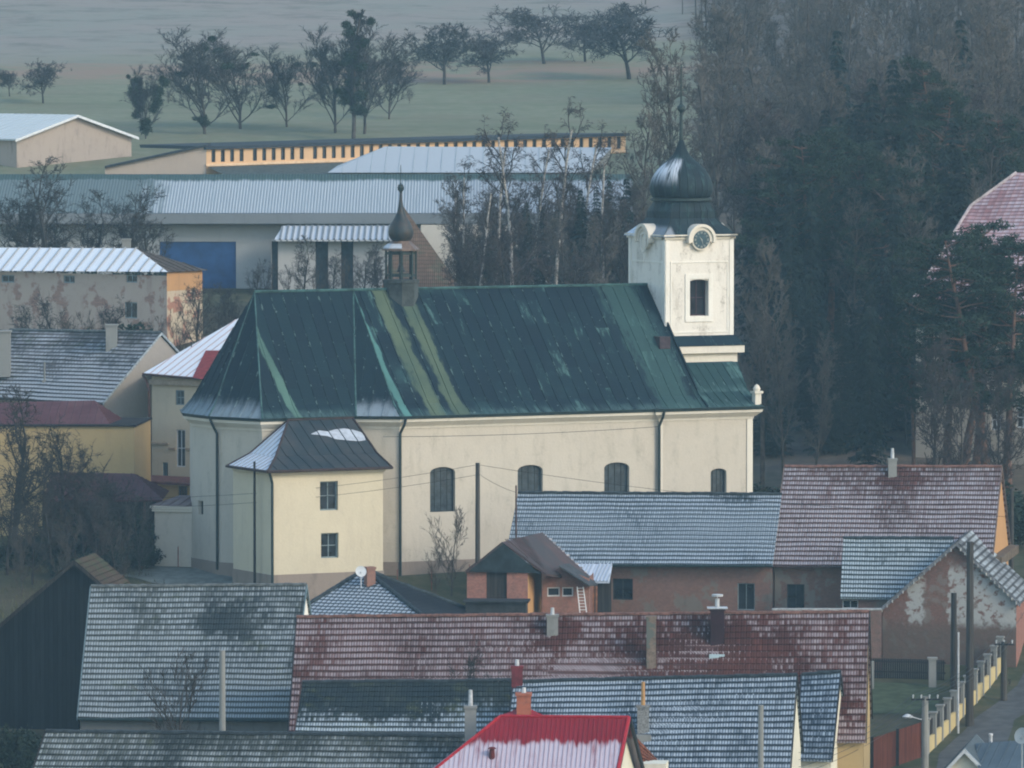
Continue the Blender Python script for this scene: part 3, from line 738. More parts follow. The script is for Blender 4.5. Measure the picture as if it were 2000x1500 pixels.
for k, lab in ((0, 'round dark blue clock with pale roman dial'), (3, None), (1, None)):
    A, B = TW(*sq[k], 0), TW(*sq[(k + 1) % 4], 0); d = Vector((B.x - A.x, B.y - A.y, 0)).normalized(); n = Vector((d.y, -d.x, 0))
    A0 = Vector((A.x, A.y, 0)); P = lambda x, z, h: A0 + d * (2.42 + x) + n * (h + .235) + Vector((0, 0, zc + z))
    if k == 3:          # plain oval plaster medallion on the shaded side
        f = MB(); ring = [(.42 * math.cos(2*math.pi*t/20), -.2 + .62 * math.sin(2*math.pi*t/20)) for t in range(20)]
        for t in range(20):
            (x0, y0), (x1, y1) = ring[t], ring[(t+1) % 20]
            f.prism([P(x0, y0, .07), P(x1, y1, .07), P(x1*.82, -.2 + (y1+.2)*.85, .07), P(x0*.82, -.2+(y0+.2)*.85, .07)], -n * .068)
        f.prism([P(-.1, -.86, .05), P(.1, -.86, .05), P(0, -1.45, .05)][::-1], -n * .048)
        CH.part('medallion', f, M['tower'], tw); continue
    f = MB(); f.prism([P(.56 * math.cos(2*math.pi*t/28), .56 * math.sin(2*math.pi*t/28), .05) for t in range(28)][::-1], -n * .045)
    cf = CH.part('clock', f, face_m, tw, label=lab)
    f = MB()
    for t in range(12):
        a = math.pi * t / 6; c_, s_ = math.cos(a), math.sin(a)
        for off_ in ((-.03, .03) if t % 3 else (-.05, 0, .05)):
            p0 = (.38 * c_ - off_ * s_, .38 * s_ + off_ * c_); p1 = (.51 * c_ - off_ * s_, .51 * s_ + off_ * c_); w_ = .011
            f.prism([P(p0[0]+w_*s_, p0[1]-w_*c_, .062), P(p1[0]+w_*s_, p1[1]-w_*c_, .062), P(p1[0]-w_*s_, p1[1]+w_*c_, .062), P(p0[0]-w_*s_, p0[1]+w_*c_, .062)][::-1], -n * .01)
    CH.part('clock_numerals', f, gold, cf)
    f = MB()
    for a, ln, w_ in ((R(128), .28, .03), (R(-72), .42, .022)):
        c_, s_ = math.cos(a), math.sin(a)
        f.prism([P(w_*s_ - .06*c_, -w_*c_ - .06*s_, .075), P(ln*c_, ln*s_, .075), P(-w_*s_ - .06*c_, w_*c_ - .06*s_, .075)], -n * .01)
    CH.part('clock_hands', f, gold, cf)
# stepped base of the tower
m = MB(); zl = onl(1380, 676, AX - 3)[1]; zl2 = onl(1380, 690, AX - 3)[1]; zl3 = onl(1380, 706, AX - 2.8)[1]
def sqblock(mb, h0, z0, z1, h1=None):
    h1 = h1 or h0; a = [TW(x*h0, y*h0, z0) for x, y in ((-1,-1),(1,-1),(1,1),(-1,1))]; b = [TW(x*h1, y*h1, z1) for x, y in ((-1,-1),(1,-1),(1,1),(-1,1))]
    for k in range(4): j = (k+1) % 4; mb.poly([a[k], a[j], b[j], b[k]])
    mb.poly(a[::-1]); mb.poly(b)
sqblock(m, 2.62, zl3 - 1.6, zl2); sqblock(m, 2.95, zl2 + .002, zl)
CH.part('tower_base', m, M['church_light'], tw)
m = MB(); sqblock(m, 3.0, zl + .002, zl + .06); sqblock(m, 2.98, zl + .062, zbot + .02, 2.5); CH.part('copper_skirt', m, copper('copper_skirt', [], .15, 30.0), tw)
# dome
k_ = 1 / 31.0; zz = lambda py: Z_(py)
def Z_(py): return U(1330, py, TC.y).z
dome_m = copper('copper_dome', [], .35, 40.0)
def dome_mat():
    s = Sh('copper_onion', .72, .2); S = s.sep(s.uv()); u = S[0]; fu = s.M('FRACT', s.M('MULTIPLY', u, 24))
    p = s.pos(); n = s.noise(s.scale(p, 1, 1, .3), 2.2, 5); rnd = s.white(s.comb(s.M('FLOOR', s.M('MULTIPLY', u, 24)), 3.0))
    c = s.mix(rnd, (.006, .014, .020), (.014, .030, .036)); c = s.mix(s.ramp(n, .5, .75, 0, .6), c, (.045, .10, .10))
    rib = s.ramp(s.M('ABSOLUTE', s.M('SUBTRACT', fu, .5)), .40, .48)
    # melting snow on the shaded side of the bulb and of the foot
    P_ = s.sep(p); lx = s.M('ADD', s.M('MULTIPLY', s.M('SUBTRACT', P_[0], TC.x), EX.x), s.M('MULTIPLY', s.M('SUBTRACT', P_[1], TC.y), EX.y))
    ly = s.M('ADD', s.M('MULTIPLY', s.M('SUBTRACT', P_[0], TC.x), EY.x), s.M('MULTIPLY', s.M('SUBTRACT', P_[1], TC.y), EY.y))
    zt = s.ramp(P_[2], Z_(368), Z_(330)); zh = s.ramp(P_[2], Z_(300), Z_(322))
    side = s.ramp(s.M('ADD', lx, s.M('MULTIPLY', s.M('ABSOLUTE', s.M('ADD', ly, .75)), .9)), -.15, -.45)
    n3 = s.noise(s.comb(s.M('MULTIPLY', u, 60), s.M('MULTIPLY', P_[2], .6)), 1, 3)
    sn = s.M('MULTIPLY', s.M('MULTIPLY', zt, zh), s.M('MULTIPLY', side, s.ramp(n3, .38, .55)))
    foot = s.M('MULTIPLY', s.ramp(P_[2], Z_(436), Z_(446)), s.ramp(lx, -1.7, -2.0)); foot = s.M('MULTIPLY', foot, s.ramp(ly, -.2, -1.0, 1, .35))
    c = s.mix(s.M('MAXIMUM', s.M('MULTIPLY', sn, .85), s.M('MULTIPLY', foot, s.ramp(n3, .3, .5, 0, .9))), c, (.62, .68, .75))
    return s.out(c, rib, .05)
dm = dome_mat()
m = MB()
prof = [(105, 460, 1), (99, 455, 1), (88, 446, .95), (78, 436, .85), (70, 425, .7), (64, 412, .5), (60, 400, .3), (58, 392, .12)]
m.lathe(TC, [(r * k_ * (.79 if q_ > .5 else .9), Z_(y)) for r, y, q_ in prof], 48, TH, [q_ for *_, q_ in prof])
tr_ = CH.part('tower_roof', m, dm, tw, smooth=False)
m = MB(); prof = [(56, 393), (60, 391), (60, 387), (55, 385.5)]; m.lathe(TC, [(r * k_, Z_(y)) for r, y in prof], 32, TH); CH.part('dome_collar', m, M['gutter'], tr_)
m = MB(); prof = [(55, 386), (59, 380), (61.5, 372), (61.5, 363), (59, 352), (54, 341), (46, 330), (36, 320), (26, 312), (18, 304), (13, 296), (9.5, 288), (6.5, 280), (3.6, 272)]
m.lathe(TC, [(r * k_, Z_(y)) for r, y in prof], 48, TH); CH.part('onion_dome', m, dm, tr_, smooth=True)
m = MB(); prof = [(4.2, 273), (3.4, 250), (3.0, 222), (3.6, 219), (8.5, 213), (8, 208), (3.6, 204), (2.0, 200), (1.6, 160), (1.0, 125), (0, 124)]
m.lathe(TC, [(r * k_, Z_(y)) for r, y in prof], 10)
m.path([TW(-.35, 0, Z_(176)), TW(.35, 0, Z_(176))], .03); CH.part('spire', m, M['gutter'], tr_)
# ridge turret -------------------------------------------------------
tx = onl(783, 560, AX)[0]; C2 = L(tx, AX); z2 = lambda py: U(783, py, C2.y).z; k2 = 1 / (F / C2.y)
m = MB(); rot8 = TH + R(22.5)
m.lathe(C2, [(34 * k2, z2(604)), (34 * k2, z2(553)), (36 * k2, z2(552.5)), (36 * k2, z2(546)), (30 * k2, z2(545.5))], 8, rot8)
tb = CH.part('turret_base', m, plain('dark_turret_boards', (.045, .055, .055), .45, 1.3))
m = MB()
for t in range(8):
    a = rot8 + R(45 * t); p = C2 + Vector((math.cos(a), math.sin(a), 0)) * (29 * k2)
    m.box((p.x, p.y, z2(547)), .13, .13, z2(489) - z2(547), a)
    b_ = a + R(22.5); p2 = C2 + Vector((math.cos(b_), math.sin(b_), 0)) * (26.5 * k2)
    for yy_ in (497, 540): m.box((p2.x, p2.y, z2(yy_)), .05, .62, .16, b_)
CH.part('turret_lantern', m, M['gutter'], tb)
m = MB(); m.lathe(C2, [(.08, z2(546)), (.08, z2(490))], 6)
m.lathe(C2, [(.0, z2(515)), (.12, z2(516)), (.2, z2(526)), (.3, z2(531)), (.0, z2(531.5))][::-1], 10); CH.part('bell', m, M['iron'], tb)
def turret_mat():
    s = Sh('turret_copper', .55, .35); p = s.pos(); S = s.sep(p); n = s.noise(p, 2.5, 4)
    c = s.mix(s.ramp(n, .35, .65), (.014, .024, .028), (.042, .034, .028))
    return s.out(c, n, .02)
tm = turret_mat()
m = MB(); m.lathe(C2, [(r * k2, z2(y)) for r, y in ((31, 489.5), (37, 489), (37, 486.5), (29, 480), (22, 474), (18, 470))], 8, rot8)
ft = CH.part('turret_roof', m, plain('turret_flare_copper', (.12, .085, .065), .45, 2.5, .5), tb)
m = MB(); pr = [(17, 471), (21, 466), (24, 459), (24.5, 452), (22.5, 443), (18, 434), (12, 424), (7.5, 414), (5, 404), (3.2, 390), (2.4, 376)]
m.lathe(C2, [(r * k2, z2(y)) for r, y in pr], 24); CH.part('onion_dome', m, tm, ft, smooth=True)
m = MB(); m.lathe(C2, [(r * k2, z2(y)) for r, y in ((2.4, 377), (3, 374), (6, 371), (6.5, 366), (5, 361), (1.5, 359), (.7, 355), (.7, 330), (.3, 322))], 12); CH.part('spire', m, M['gutter'], ft)
sn = plain('melting_snow', (.42,.45,.48), .15, 3, .6)
m = MB(); a0, a1 = rot8 + R(90 + 22.5 + 22.5), rot8 + R(90 + 22.5 + 112.5)
for t in range(2):          # snow lying on the shaded facets of the turret flare
    a, b = rot8 + R(135 + 45 * t), rot8 + R(180 + 45 * t)
    P = lambda an, r, y, h=.02: C2 + Vector((math.cos(an), math.sin(an), 0)) * (r * k2) + Vector((0, 0, z2(y) + h))
    m.prism([P(a, 35, 485.3), P(b, 35, 485.3), P(b, 26, 477.5), P(a, 26, 477.5)], (0, 0, .04))
CH.part('snow_patch', m, sn, ft)

# vestry annex --------------------------------------------------------
va = -3.9; vx0, vx1 = onl(530, 1000, va)[0], onl(748, 1000, va)[0]; vz = onl(640, 914, va)[1]
m = MB(); pl = [(vx0, 1.55), (vx0, va), (vx1, va), (vx1, 1.55)]; vo = []
for k in range(3):
    A, B = L(*pl[k]), L(*pl[k + 1]); ops = []
    if k == 1: ops = [px_op(A, B, (625, 940, 660, 997)), px_op(A, B, (627, 1041, 661, 1090))]; vo = [(A, B, o) for o in ops]
    wall(m, A, B, -1.4, vz - .3, ops, .25)
CH.part('annex_wall', m, plaster('annex_plaster', (.58, .51, .37), (.42, .36, .27), .35))
for A, B, o in vo: window(CH, A, B, o, M['frame_blue'], M['glass'], (1, 1), .25, fw=.08, muntin=.05)
m = MB(); ringwall(m, pl, -1.5, .42, .05, closed=False); CH.part('annex_plinth', m, M['plinth'])
m = MB(); ringwall(m, pl, vz - .34, vz - .1, .05, .26, closed=False); CH.part('annex_cornice', m, M['church_light'])
t_1 = L(onl(563, 821, .9)[0], .9, onl(563, 821, .9)[1]); t_2 = L(onl(689, 817, .9)[0], .9, onl(689, 817, .9)[1])
oz = vz - .08; a0, a1, a2, a3 = L(vx0 - .45, 1.5, oz), L(vx0 - .45, va - .45, oz), L(vx1 + .4, va - .45, oz), L(vx1 + .4, 1.5, oz)
vm = sheet('annex_roof_metal', (.022, .032, .036), amt=-.6, pitch=.75, base2=(.05, .05, .048), rough=.5, seed=3)
def mid_(e, t): return lerp(e, t, .38) - Vector((0, 0, .28))
m = MB(); b1, b2 = mid_(a1, t_1), mid_(a2, t_2); b0, b3 = mid_(a0, t_1), mid_(a3, t_2)
facet(m, [a1, a2, b2, b1], 0, 1, .75); facet(m, [b1, b2, t_2, t_1], 0, 1, .75); facet(m, [a2, a3, b3, b2], 0, 1, .75); facet(m, [b2, b3, t_2], 0, 1, .75)
ar = CH.part('annex_roof', m, vm)
m = MB(); facet(m, [a0, a1, b1, b0], 0, 1, .6); facet(m, [b0, b1, t_1], 0, 1, .6)
CH.part('roof_panel', m, sheet('annex_roof_snow', (.05, .05, .05), amt=1.0, pitch=.6, rib=.12, streak=.25, snow=(.55, .60, .66)), ar, label='snowy left slope of the annex roof')
m = MB()
for p_, q_ in ((a1, b1), (b1, t_1), (a2, b2), (b2, t_2), (t_1, t_2), (a0, b0), (b0, t_1)): m.tube(p_ + Vector((0,0,.02)), q_ + Vector((0,0,.02)), .07, .07, 5, True)
for p_, q_ in ((a0, a1), (a1, a2), (a2, a3)): m.tube(p_, q_, .09, .09, 6, True)
CH.part('hip_flashing', m, plain('brown_flashing', (.045, .028, .025), .3), ar)
# snow tongue on the annex front slope
m = MB(); nf = (a2 - a1).cross(t_1 - b1).normalized(); pf = lerp(b1, b2, .5)
nf = (b2 - b1).cross(t_1 - b1).normalized()
if nf.z < 0: nf = -nf
rag = [(607, 848), (640, 852), (656, 858), (700, 862), (714, 860), (710, 846), (690, 840), (672, 837), (655, 839), (640, 843), (622, 841)]
pts = [hit(x, y, pf, nf) + nf * .004 for x, y in rag]; m.prism(pts[::-1], nf * .012); CH.part('snow_patch', m, sn, ar)
# downpipes
def downpipe(T, pts, r, mat, parent=None):
    m = MB(); m.path(pts, r, 7)
    for p_, q_ in zip(pts, pts[1:]): pass
    T.part('downpipe', m, mat, parent)
dn = lambda lx, ly, z: L(lx, ly, z)
for px_, ly_, e_ in ((782, -.1, .55), (1288, -.25, .45)):
    lx_ = onl(px_, 900, ly_)[0]; downpipe(CH, [dn(lx_ + .1, ly_ - e_, ZE - .1), dn(lx_ + .05, ly_ - e_ + .05, ZE - .4), dn(lx_, ly_, ZE - 1.0), dn(lx_, ly_, -.3)], .085, M['gutter'])
fA, fB = L(*plan[1]), L(*plan[2]); dAB = (fB - fA).normalized(); nAB = Vector((dAB.y, -dAB.x, 0)); hp = hit(424, 950, fA + nAB * .1, nAB)
downpipe(CH, [Vector((hp.x, hp.y, ZE - .1)) + nAB * .5 - dAB * .1, Vector((hp.x, hp.y, ZE - .45)) + nAB * .4 , Vector((hp.x, hp.y, ZE - 1.0)), Vector((hp.x, hp.y, .1))], .085, M['gutter'])
downpipe(CH, [dn(vx0 - .3, va - .35, vz - .1), dn(vx0 - .15, va - .25, vz - .4), dn(vx0 + .02, va - .1, vz - .8), dn(vx0 + .02, va - .1, -1.0)], .085, M['gutter'])
# low chapel at the apse
cb_ = L(*plan[0]); A = U(302, 1040, cb_.y + .9); A = Vector((A.x, A.y, 0)); B = cb_ + Vector((.35, .1, 0)); zt = hit(335, 992, A, Vector((0, 1, 0))).z
m = MB(); m.prism([Vector((A.x, A.y, -.6)), Vector((B.x, B.y, -.6)), Vector((B.x + .5, B.y + 4, -.6)), Vector((A.x + .8, A.y + 4, -.6))][::-1], (0, 0, zt + .4)); lc = CH.part('chapel_wall', m, M['church'])
m = MB()
for z_, o_, h_ in ((zt - .2, .16, .2), (zt + .002, .28, .16)):
    m.prism([Vector((A.x - o_, A.y - o_, z_)), Vector((B.x + .3, B.y - o_, z_)), Vector((B.x + .5, B.y + 4.2, z_)), Vector((A.x + .8 - o_, A.y + 4.2, z_))][::-1], (0, 0, h_))
CH.part('cornice', m, M['church_light'], lc)
m = MB(); q1, q2, q3, q4 = [Vector((A.x - .3, A.y - .3, zt + .165)), Vector((B.x + .1, B.y - .3, zt + .165)), Vector((B.x + .3, B.y + 3, zt + .62)), Vector((B.x - 1.3, B.y + 3, zt + .62))]
facet(m, [q1, q2, q3, q4], 0, 1, .6); m.poly([q1, q4, Vector((A.x + .6, A.y + 4, zt + .165))]); CH.part('chapel_roof', m, sheet('brown_sheet_roof', (.12, .07, .06), amt=.15, pitch=.5, snow=(.4, .38, .4)), lc)

# ================================================================== VILLAGE HOUSES
fr = plain('grey_ridge_tiles', (.10, .11, .105), .4, 4)
rr_ = plain('red_ridge_tiles', (.16, .08, .06), .4, 4)
dk = plain('dark_ridge_tiles', (.03, .04, .045), .4, 4)
CREAM_FR = M['frame_white']
# big frosted house, lower left
T = house('house', 'house with large frosted grey tile roof beside the blackened barn', 'house', (152,1402), (566,1404), (178,1146), (598,1143), 345, 5, 12,
          plaster('grey_house_plaster', (.16,.16,.15), (.06,.06,.06), .6), tile('tile_frosted_grey', (.030,.040,.045), (.065,.075,.072), (.30,.34,.35), .58, seed=1, moss=.2, ext=(12, 8.6), vgrad=.25,
          melts=[(7.5, 6.4, 2.2, 1.3, .4), (3.2, 6.8, .9, 1.8, .25), (11.5, 4.5, .7, 3.5, .5)]), gable_m=M['white_wall'], barge=plain('grey_blue_bargeboard', (.13,.19,.21), .2), capm=fr,
          gutter=M['gutter'])
# lowest roof at the bottom left
T = house('house', 'house with mossy frosted roof along the bottom left edge of the view', 'house', (30,1610), (905,1612), (90,1429), (925,1438), 311, 5, 8.6,
          plaster('grey_wall_b', (.2,.19,.17)), tile('tile_frosted_grey_low', (.032,.040,.040), (.06,.068,.06), (.31,.35,.355), .62, seed=2, moss=.22, vgrad=.7, ext=(22, 5.8)), barge=M['darkwood2'], capm=dk)
k = MB(); c = U(462, 1490, 313.5); k.tube((c.x, c.y, c.z - .8), (c.x, c.y, c.z - .05), .16, .14, 8, True); k.tube((c.x, c.y, c.z - .05), (c.x, c.y, c.z + .12), .24, .2, 8, True)
T.part('chimney', k, M['yellow'], T.roof)
# long red roof
T3 = house('house', 'long house with dark red frosted tile roof spanning the street row', 'house', (563,1441), (1690,1447), (580,1206), (1697,1196), 335, 6, 12,
          M['yellow'], tile('tile_red_frost', (.062,.024,.020), (.10,.038,.03), (.31,.27,.275), .62, seed=3, ext=(30, 8.4), row=.42, vgrad=.1,
          melts=[(22.0, 4.0, 11.0, 7.0, .22), (22.0, 5.0, 4.2, 3.6, .7), (26.5, 2.2, 4.0, 1.2, .9), (15.6, 2.2, 2.6, .8, .8), (1.2, 5.5, 1.6, 3.0, .25), (13.8, 7.0, 1.6, 1.4, .5), (18.0, 6.0, 1.3, 2.5, .35)]), barge=M['iron'], capm=rr_, gable_m=M['yellow'], tilekw=dict(row=.42))
k = MB()
for i_, (pxx, pyy) in enumerate(((1139, 1255), )):
    pass
chimney(T3, T3.roof, 1079, 1200, 1248, .58, None, M['concrete'], pots=.35, label='grey rendered chimney')
chimney(T3, T3.roof, 1272, 1203, 1312, .48, None, brick('old_brick', (.16,.10,.07), (.24,.17,.12), (.25,.24,.2), stain=.8, plasterc=(.12,.13,.11), pa=.5), label='tall old brick chimney with rendered top')
chimney(T3, T3.roof, 1401, 1188, 1268, .70, None, plain('dark_clad_chimney', (.03,.012,.016), .2), cap='hood', label='dark clad chimney with metal cowl')
k = MB(); c = hit(1400, 1282, T3.EL, (T3.ER - T3.EL).cross(T3.RL - T3.EL).normalized()); k.box((c.x, c.y, c.z - .1), .8, .5, .22); T3.part('flashing', k, plain('pale_blue_flashing', (.38,.48,.5), .1), T3.roof)
# low house between (dark then snowy)
T = house('house', 'low house with dark mossy roof, frosted lower half, below the long red roof', 'house', (575,1439), (1000,1441), (591,1333), (1000,1330), 327, 5, 6.2,
          plaster('grey_wall_c', (.15,.14,.13)), tile('tile_dark_moss', (.020,.030,.035), (.045,.055,.05), (.38,.44,.47), .42, seed=4, ext=(11, 3.7), vgrad=1.1, moss=.35,
          melts=[(4.0, 2.4, 4.2, 1.5, .45)]), capm=dk, barge=M['gutter_brown'], gutter=M['gutter'])
# blue-grey snowy house with cream gable
T2 = house('house', 'house with evenly snow-dusted blue grey roof and cream gable, tall pot chimney', 'house', (985,1500), (1543,1502), (1003,1332), (1556,1319), 322, 10, 8.4,
          M['cream'], tile('tile_blue_frost', (.014,.026,.040), (.03,.045,.06), (.37,.43,.48), .68, seed=5, ext=(15, 5.8)), barge=M['iron'], capm=dk, gable_m=M['cream'])
k = MB(); g0 = T2.ER + T2.b * 2.2; 
k.box(g0 + T2.d * -.2 + Vector((0, 0, .3)), .05, .2, 1.0, R(-6)); T2.part('gable_vent', k, M['iron'])
ch = chimney(T2, T2.roof, 1256, 1377, 1436, .58, None, plain('speckled_chimney_render', (.20,.20,.19), .45, 18), pots=1.15, potm=plain('clay_pot', (.42,.24,.10), .2, 5), label='tall grey chimney with long clay pot')
k = MB(); c = hit(1257, 1456, T2.EL, (T2.ER - T2.EL).cross(T2.RL - T2.EL).normalized()); k.box((c.x, c.y + .45, c.z - .6), .74, .74, 1.1); T2.part('chimney_foot', k, M['concrete'], ch)
chimney(T2, T2.roof, 1010, 1300, 1342, .55, None, plain('red_brown_chimney', (.14,.025,.03), .3), pots=.3, label='dark red chimney')
T = house('house', 'narrow house with snowy dark blue roof and tall cream gable at the row end', 'house', (1556,1482), (1624,1484), (1566,1318), (1641,1313), 329.2, 10, 8.0,
          M['cream'], tile('tile_blue_frost_b', (.012,.024,.042), (.025,.042,.06), (.32,.39,.45), .6, seed=6, ext=(3, 5.8)), barge=M['iron'], capm=dk, gable_m=M['cream'])
# red sheet roof house, foreground
Y0 = 303
T = Thing('house', (U(1030, 1500, Y0).x, Y0 + 4, G(3, 307) - .3), 'house with red metal roof, lower half snow covered, nearest to the viewer', 'house')
a = R(6); d = Vector((math.cos(a), -math.sin(a), 0)); b = Vector((math.sin(a), math.cos(a), 0))
eL, = [U(778, 1560, Y0)]; eR = hit(1195, 1562, eL, b); rL = hit(977, 1399, eL + b * 4.1, b); rR = hit(1228, 1401, eL + b * 4.1, b)
bR = Vector((2*rR.x - eR.x, 2*rR.y - eR.y, eR.z)); bL = Vector((eL.x + b.x * 8.2, eL.y + b.y * 8.2, eL.z))
m = MB(); facet(m, [eL, eR, rR, rL], 0, 1, .22, .03, .03); facet(m, [bR, bL, rL, rR], 0, 1, .44, .03, .03); facet(m, [bL, eL, rL], 0, 1, .44, .03, .03); slab(m, eL, eR, rR, rL)
redm = sheet('red_metal_roof', (.21, .012, .02), amt=.62, pitch=.22, rib=.1, edge=(3.3, 4.9), streak=.5, snow=(.50,.44,.49), base2=(.25,.014,.024), rough=.45, ribdark=.35)
ro = T.part('roof', m, redm)
m = MB(); m.tube(rL, rR, .09, .09, 6, True); m.tube(eL, rL, .08, .08, 6, True); m.tube(rR, eR, .10, .10, 6, True); T.part('ridge_capping', m, plain('red_capping', (.33,.015,.025), .15, 3, .45), ro)
m = MB(); m.prism([rR + d*.02, bR + d*.02, bR + d*.02 - Vector((0,0,.3)), rR + d*.02 - Vector((0,0,.3))], d * .12); m.prism([eR + d*.02, rR + d*.02, rR + d*.02 - Vector((0,0,.3)), eR + d*.02 - Vector((0,0,.3))], d*.05)
T.part('bargeboard', m, M['iron'], ro)
gz = T.L.z; m = MB(); i_ = d * -.35
f0, f1, f2, f3 = eL + b*.4 + d*.5, eR + b*.4 + i_, bR - b*.4 + i_, bL - b*.4 + d*.5
zt = eL.z + .2
m.poly([Vector((f1.x,f1.y,gz)), Vector((f2.x,f2.y,gz)), Vector((f2.x,f2.y,zt)), rR + i_ - Vector((0,0,.2)), Vector((f1.x,f1.y,zt))])
wall(m, f0, f1, gz, zt); wall(m, f2, f3, gz, zt); wall(m, f3, f0, gz, zt); T.part('wall', m, M['cream'])
m = MB(); c = hit(961, 1478, eL, (eR - eL).cross(rL - eL).normalized())
m.tube(c - Vector((0,0,.2)), c + Vector((0,0,.35)), .15, .12, 10, True); m.tube(c + Vector((0,0,.38)), c + Vector((0,0,.46)), .22, .1, 10, True); T.part('roof_vent', m, plain('dark_red_vent', (.10,.02,.02), .3), ro)
m = MB(); pk = U(1022, 1380, 309.5); bs = [U(965, 1404, 308.4), U(1072, 1404, 308.2), U(1075, 1404, 312), U(970, 1404, 312)]
for i_ in range(4): facet(m, [bs[i_], bs[(i_+1) % 4], pk], 0, 1, .4, .03, .03)
r2 = T.part('dormer_roof', m, plain('red_dormer_metal', (.30,.015,.022), .2, 2, .45), ro)
chimney(T, ro, 1023, 1353, 1386, .68, 309.0, brick('chimney_orange_brick', (.36,.09,.045), (.42,.12,.06), (.3,.2,.15), 5), pots=.25, label='orange brick chimney')
chimney(T, ro, 919, 1378, 1440, .55, 311.4, M['concrete'], pots=.75, label='slim pale grey chimney with pipe')
# brown tile annex behind the red roof's right end
T = Thing('shed', (U(1270, 1500, 312).x, 312, -7.5), 'small shed with orange brown tile roof squeezed behind the red metal roof', 'shed')
m = MB(); tiled(m, U(1215, 1520, 310), U(1320, 1525, 309.6), U(1300, 1500, 313), U(1243, 1440, 313.4)); slab(m, U(1215,1520,310), U(1320,1525,309.6), U(1300,1500,313), U(1243,1440,313.4))
T.part('roof', m, tile('tile_orange_brown', (.15,.05,.025), (.2,.07,.035), (.4,.36,.33), .2, seed=8))
m = MB(); m.box((U(1262,1530,311.5).x, 311.6, -7.5), 2.0, 1.6, 5.2, R(-6)); T.part('wall', m, M['cream'])
# antenna mast over that house
# blackened barn, far left
def gable_front(name, label, cat, pk, eLp, eRp, Y, alpha, depth, wallm, roofm, gz, oe=.35, of=.3, kw=None, flat=None, barge=None, wallpts=None, capm=None):
    """gable facing the viewer: pk, eaves in pixels on plane Y; ridge runs back"""
    a = R(alpha); d = Vector((math.cos(a), -math.sin(a), 0)); b = Vector((math.sin(a), math.cos(a), 0))
    P = U(*pk, Y); E0 = hit(*eLp, P, b); E1 = hit(*eRp, P, b); T = Thing(name, (P.x + b.x * depth / 2, P.y + b.y * depth / 2, gz), label, cat)
    D = b * depth; m = MB(); up = Vector((0, 0, 1)); f = b * of
    w0, w1 = lerp(E0, P, .07) + f, lerp(E1, P, .07) + f; pt = P + f - up * .16
    w0 = w0 - up * .16; w1 = w1 - up * .16; g = lambda p: Vector((p.x, p.y, gz))
    m.poly([g(w0), g(w1), w1, pt, w0]); q = D - f * 2
    m.poly([g(w1 + q), g(w0 + q), w0 + q, pt + q, w1 + q]); m.poly([g(w0 + q), g(w0), w0, w0 + q]); m.poly([g(w1), g(w1 + q), w1 + q, w1])
    T.part('wall', m, wallm); r = MB()
    if flat: facet(r, [E1, E1 + D, P + D, P], 0, 1, flat); facet(r, [E0 + D, E0, P, P + D], 0, 1, flat)
    else: tiled(r, E1, E1 + D, P + D, P, **(kw or {})); tiled(r, E0 + D, E0, P, P + D, **(kw or {}))
    slab(r, E1, E1 + D, P + D, P); slab(r, E0 + D, E0, P, P + D)
    T.roof = T.part('roof', r, roofm)
    if barge:
        for e in (E0, E1):
            k = MB(); k.prism([e, P, P - up * .24, e - up * .24], -b * .06); T.part('bargeboard', k, barge, T.roof)
    if capm: k = MB(); ridge_caps(k, P, P + D); T.part('ridge_tiles', k, capm, T.roof)
    T.P, T.E0, T.E1, T.D, T.d, T.b, T.w0, T.w1 = P, E0, E1, D, d, b, w0, w1
    return T
T = gable_front('barn', 'blackened timber barn with plank gable at the far left', 'barn', (145,1094), (-75,1282), (350,1268), 359, 8, 5.5, M['darkwood'],
    tile('tile_brown_bare', (.06,.046,.036), (.085,.062,.045), (.3,.3,.28), .0, seed=9, moss=.6), -6.6, barge=M['darkwood2'])
# hipped roof with snowy front
T = Thing('house', (U(730,1200,366).x, 366, -5.4), 'house with pyramid roof, snowy tiles in front, bare dark tiles right', 'house')
ap, c0, c1, c2 = U(713,1113,367), U(872,1240,357.5), U(535,1222,362.5), U(992,1220,368); c3 = c1 + c2 - c0
hp_m = tile('tile_black_snow', (.012,.018,.024), (.02,.028,.034), (.42,.47,.50), .95, seed=10, flat=True, col=.30, row=.36, ext=(10, 7), vgrad=1.0, melts=[(5.4, 6.3, 2.4, 1.5, 1.1)])
hd_m = tile('tile_black_bare', (.016,.019,.024), (.024,.028,.034), (.3,.32,.34), -.3, seed=11, flat=True, col=.30, row=.36)
m = MB(); facet(m, [c1, c0, ap], 0, 1); ro = T.part('roof', m, hp_m, label='snowy tiled front slope'); m = MB(); facet(m, [c0, c2, ap], 0, 1); facet(m, [c2, c3, ap], 0, 1); facet(m, [c3, c1, ap], 0, 1); T.part('roof', m, hd_m, label='bare black tiled slope')
m = MB()
for c in (c0, c1, c2): ridge_caps(m, c + Vector((0,0,.03)), ap + Vector((0,0,.03)), .12)
T.part('hip_tiles', m, dk, ro)
m = MB(); ct = (c0 + c1 + c2 + c3) / 4; cs = [lerp(c, ct, .07) for c in (c0, c2, c3, c1)]
for i_ in range(4): p, q = cs[i_], cs[(i_+1) % 4]; m.poly([Vector((p.x,p.y,-5.8)), Vector((q.x,q.y,-5.8)), Vector((q.x,q.y,q.z+.2)), Vector((p.x,p.y,p.z+.2))])
T.part('wall', m, M['cream'])
ch = chimney(T, ro, 722, 1107, 1152, .50, 365.2, brick('chimney_brown_brick', (.22,.10,.07), (.27,.13,.09), (.25,.2,.18), 5), label='brown brick chimney', ang=.4)
c = U(705, 1116, 364.6); m = MB()
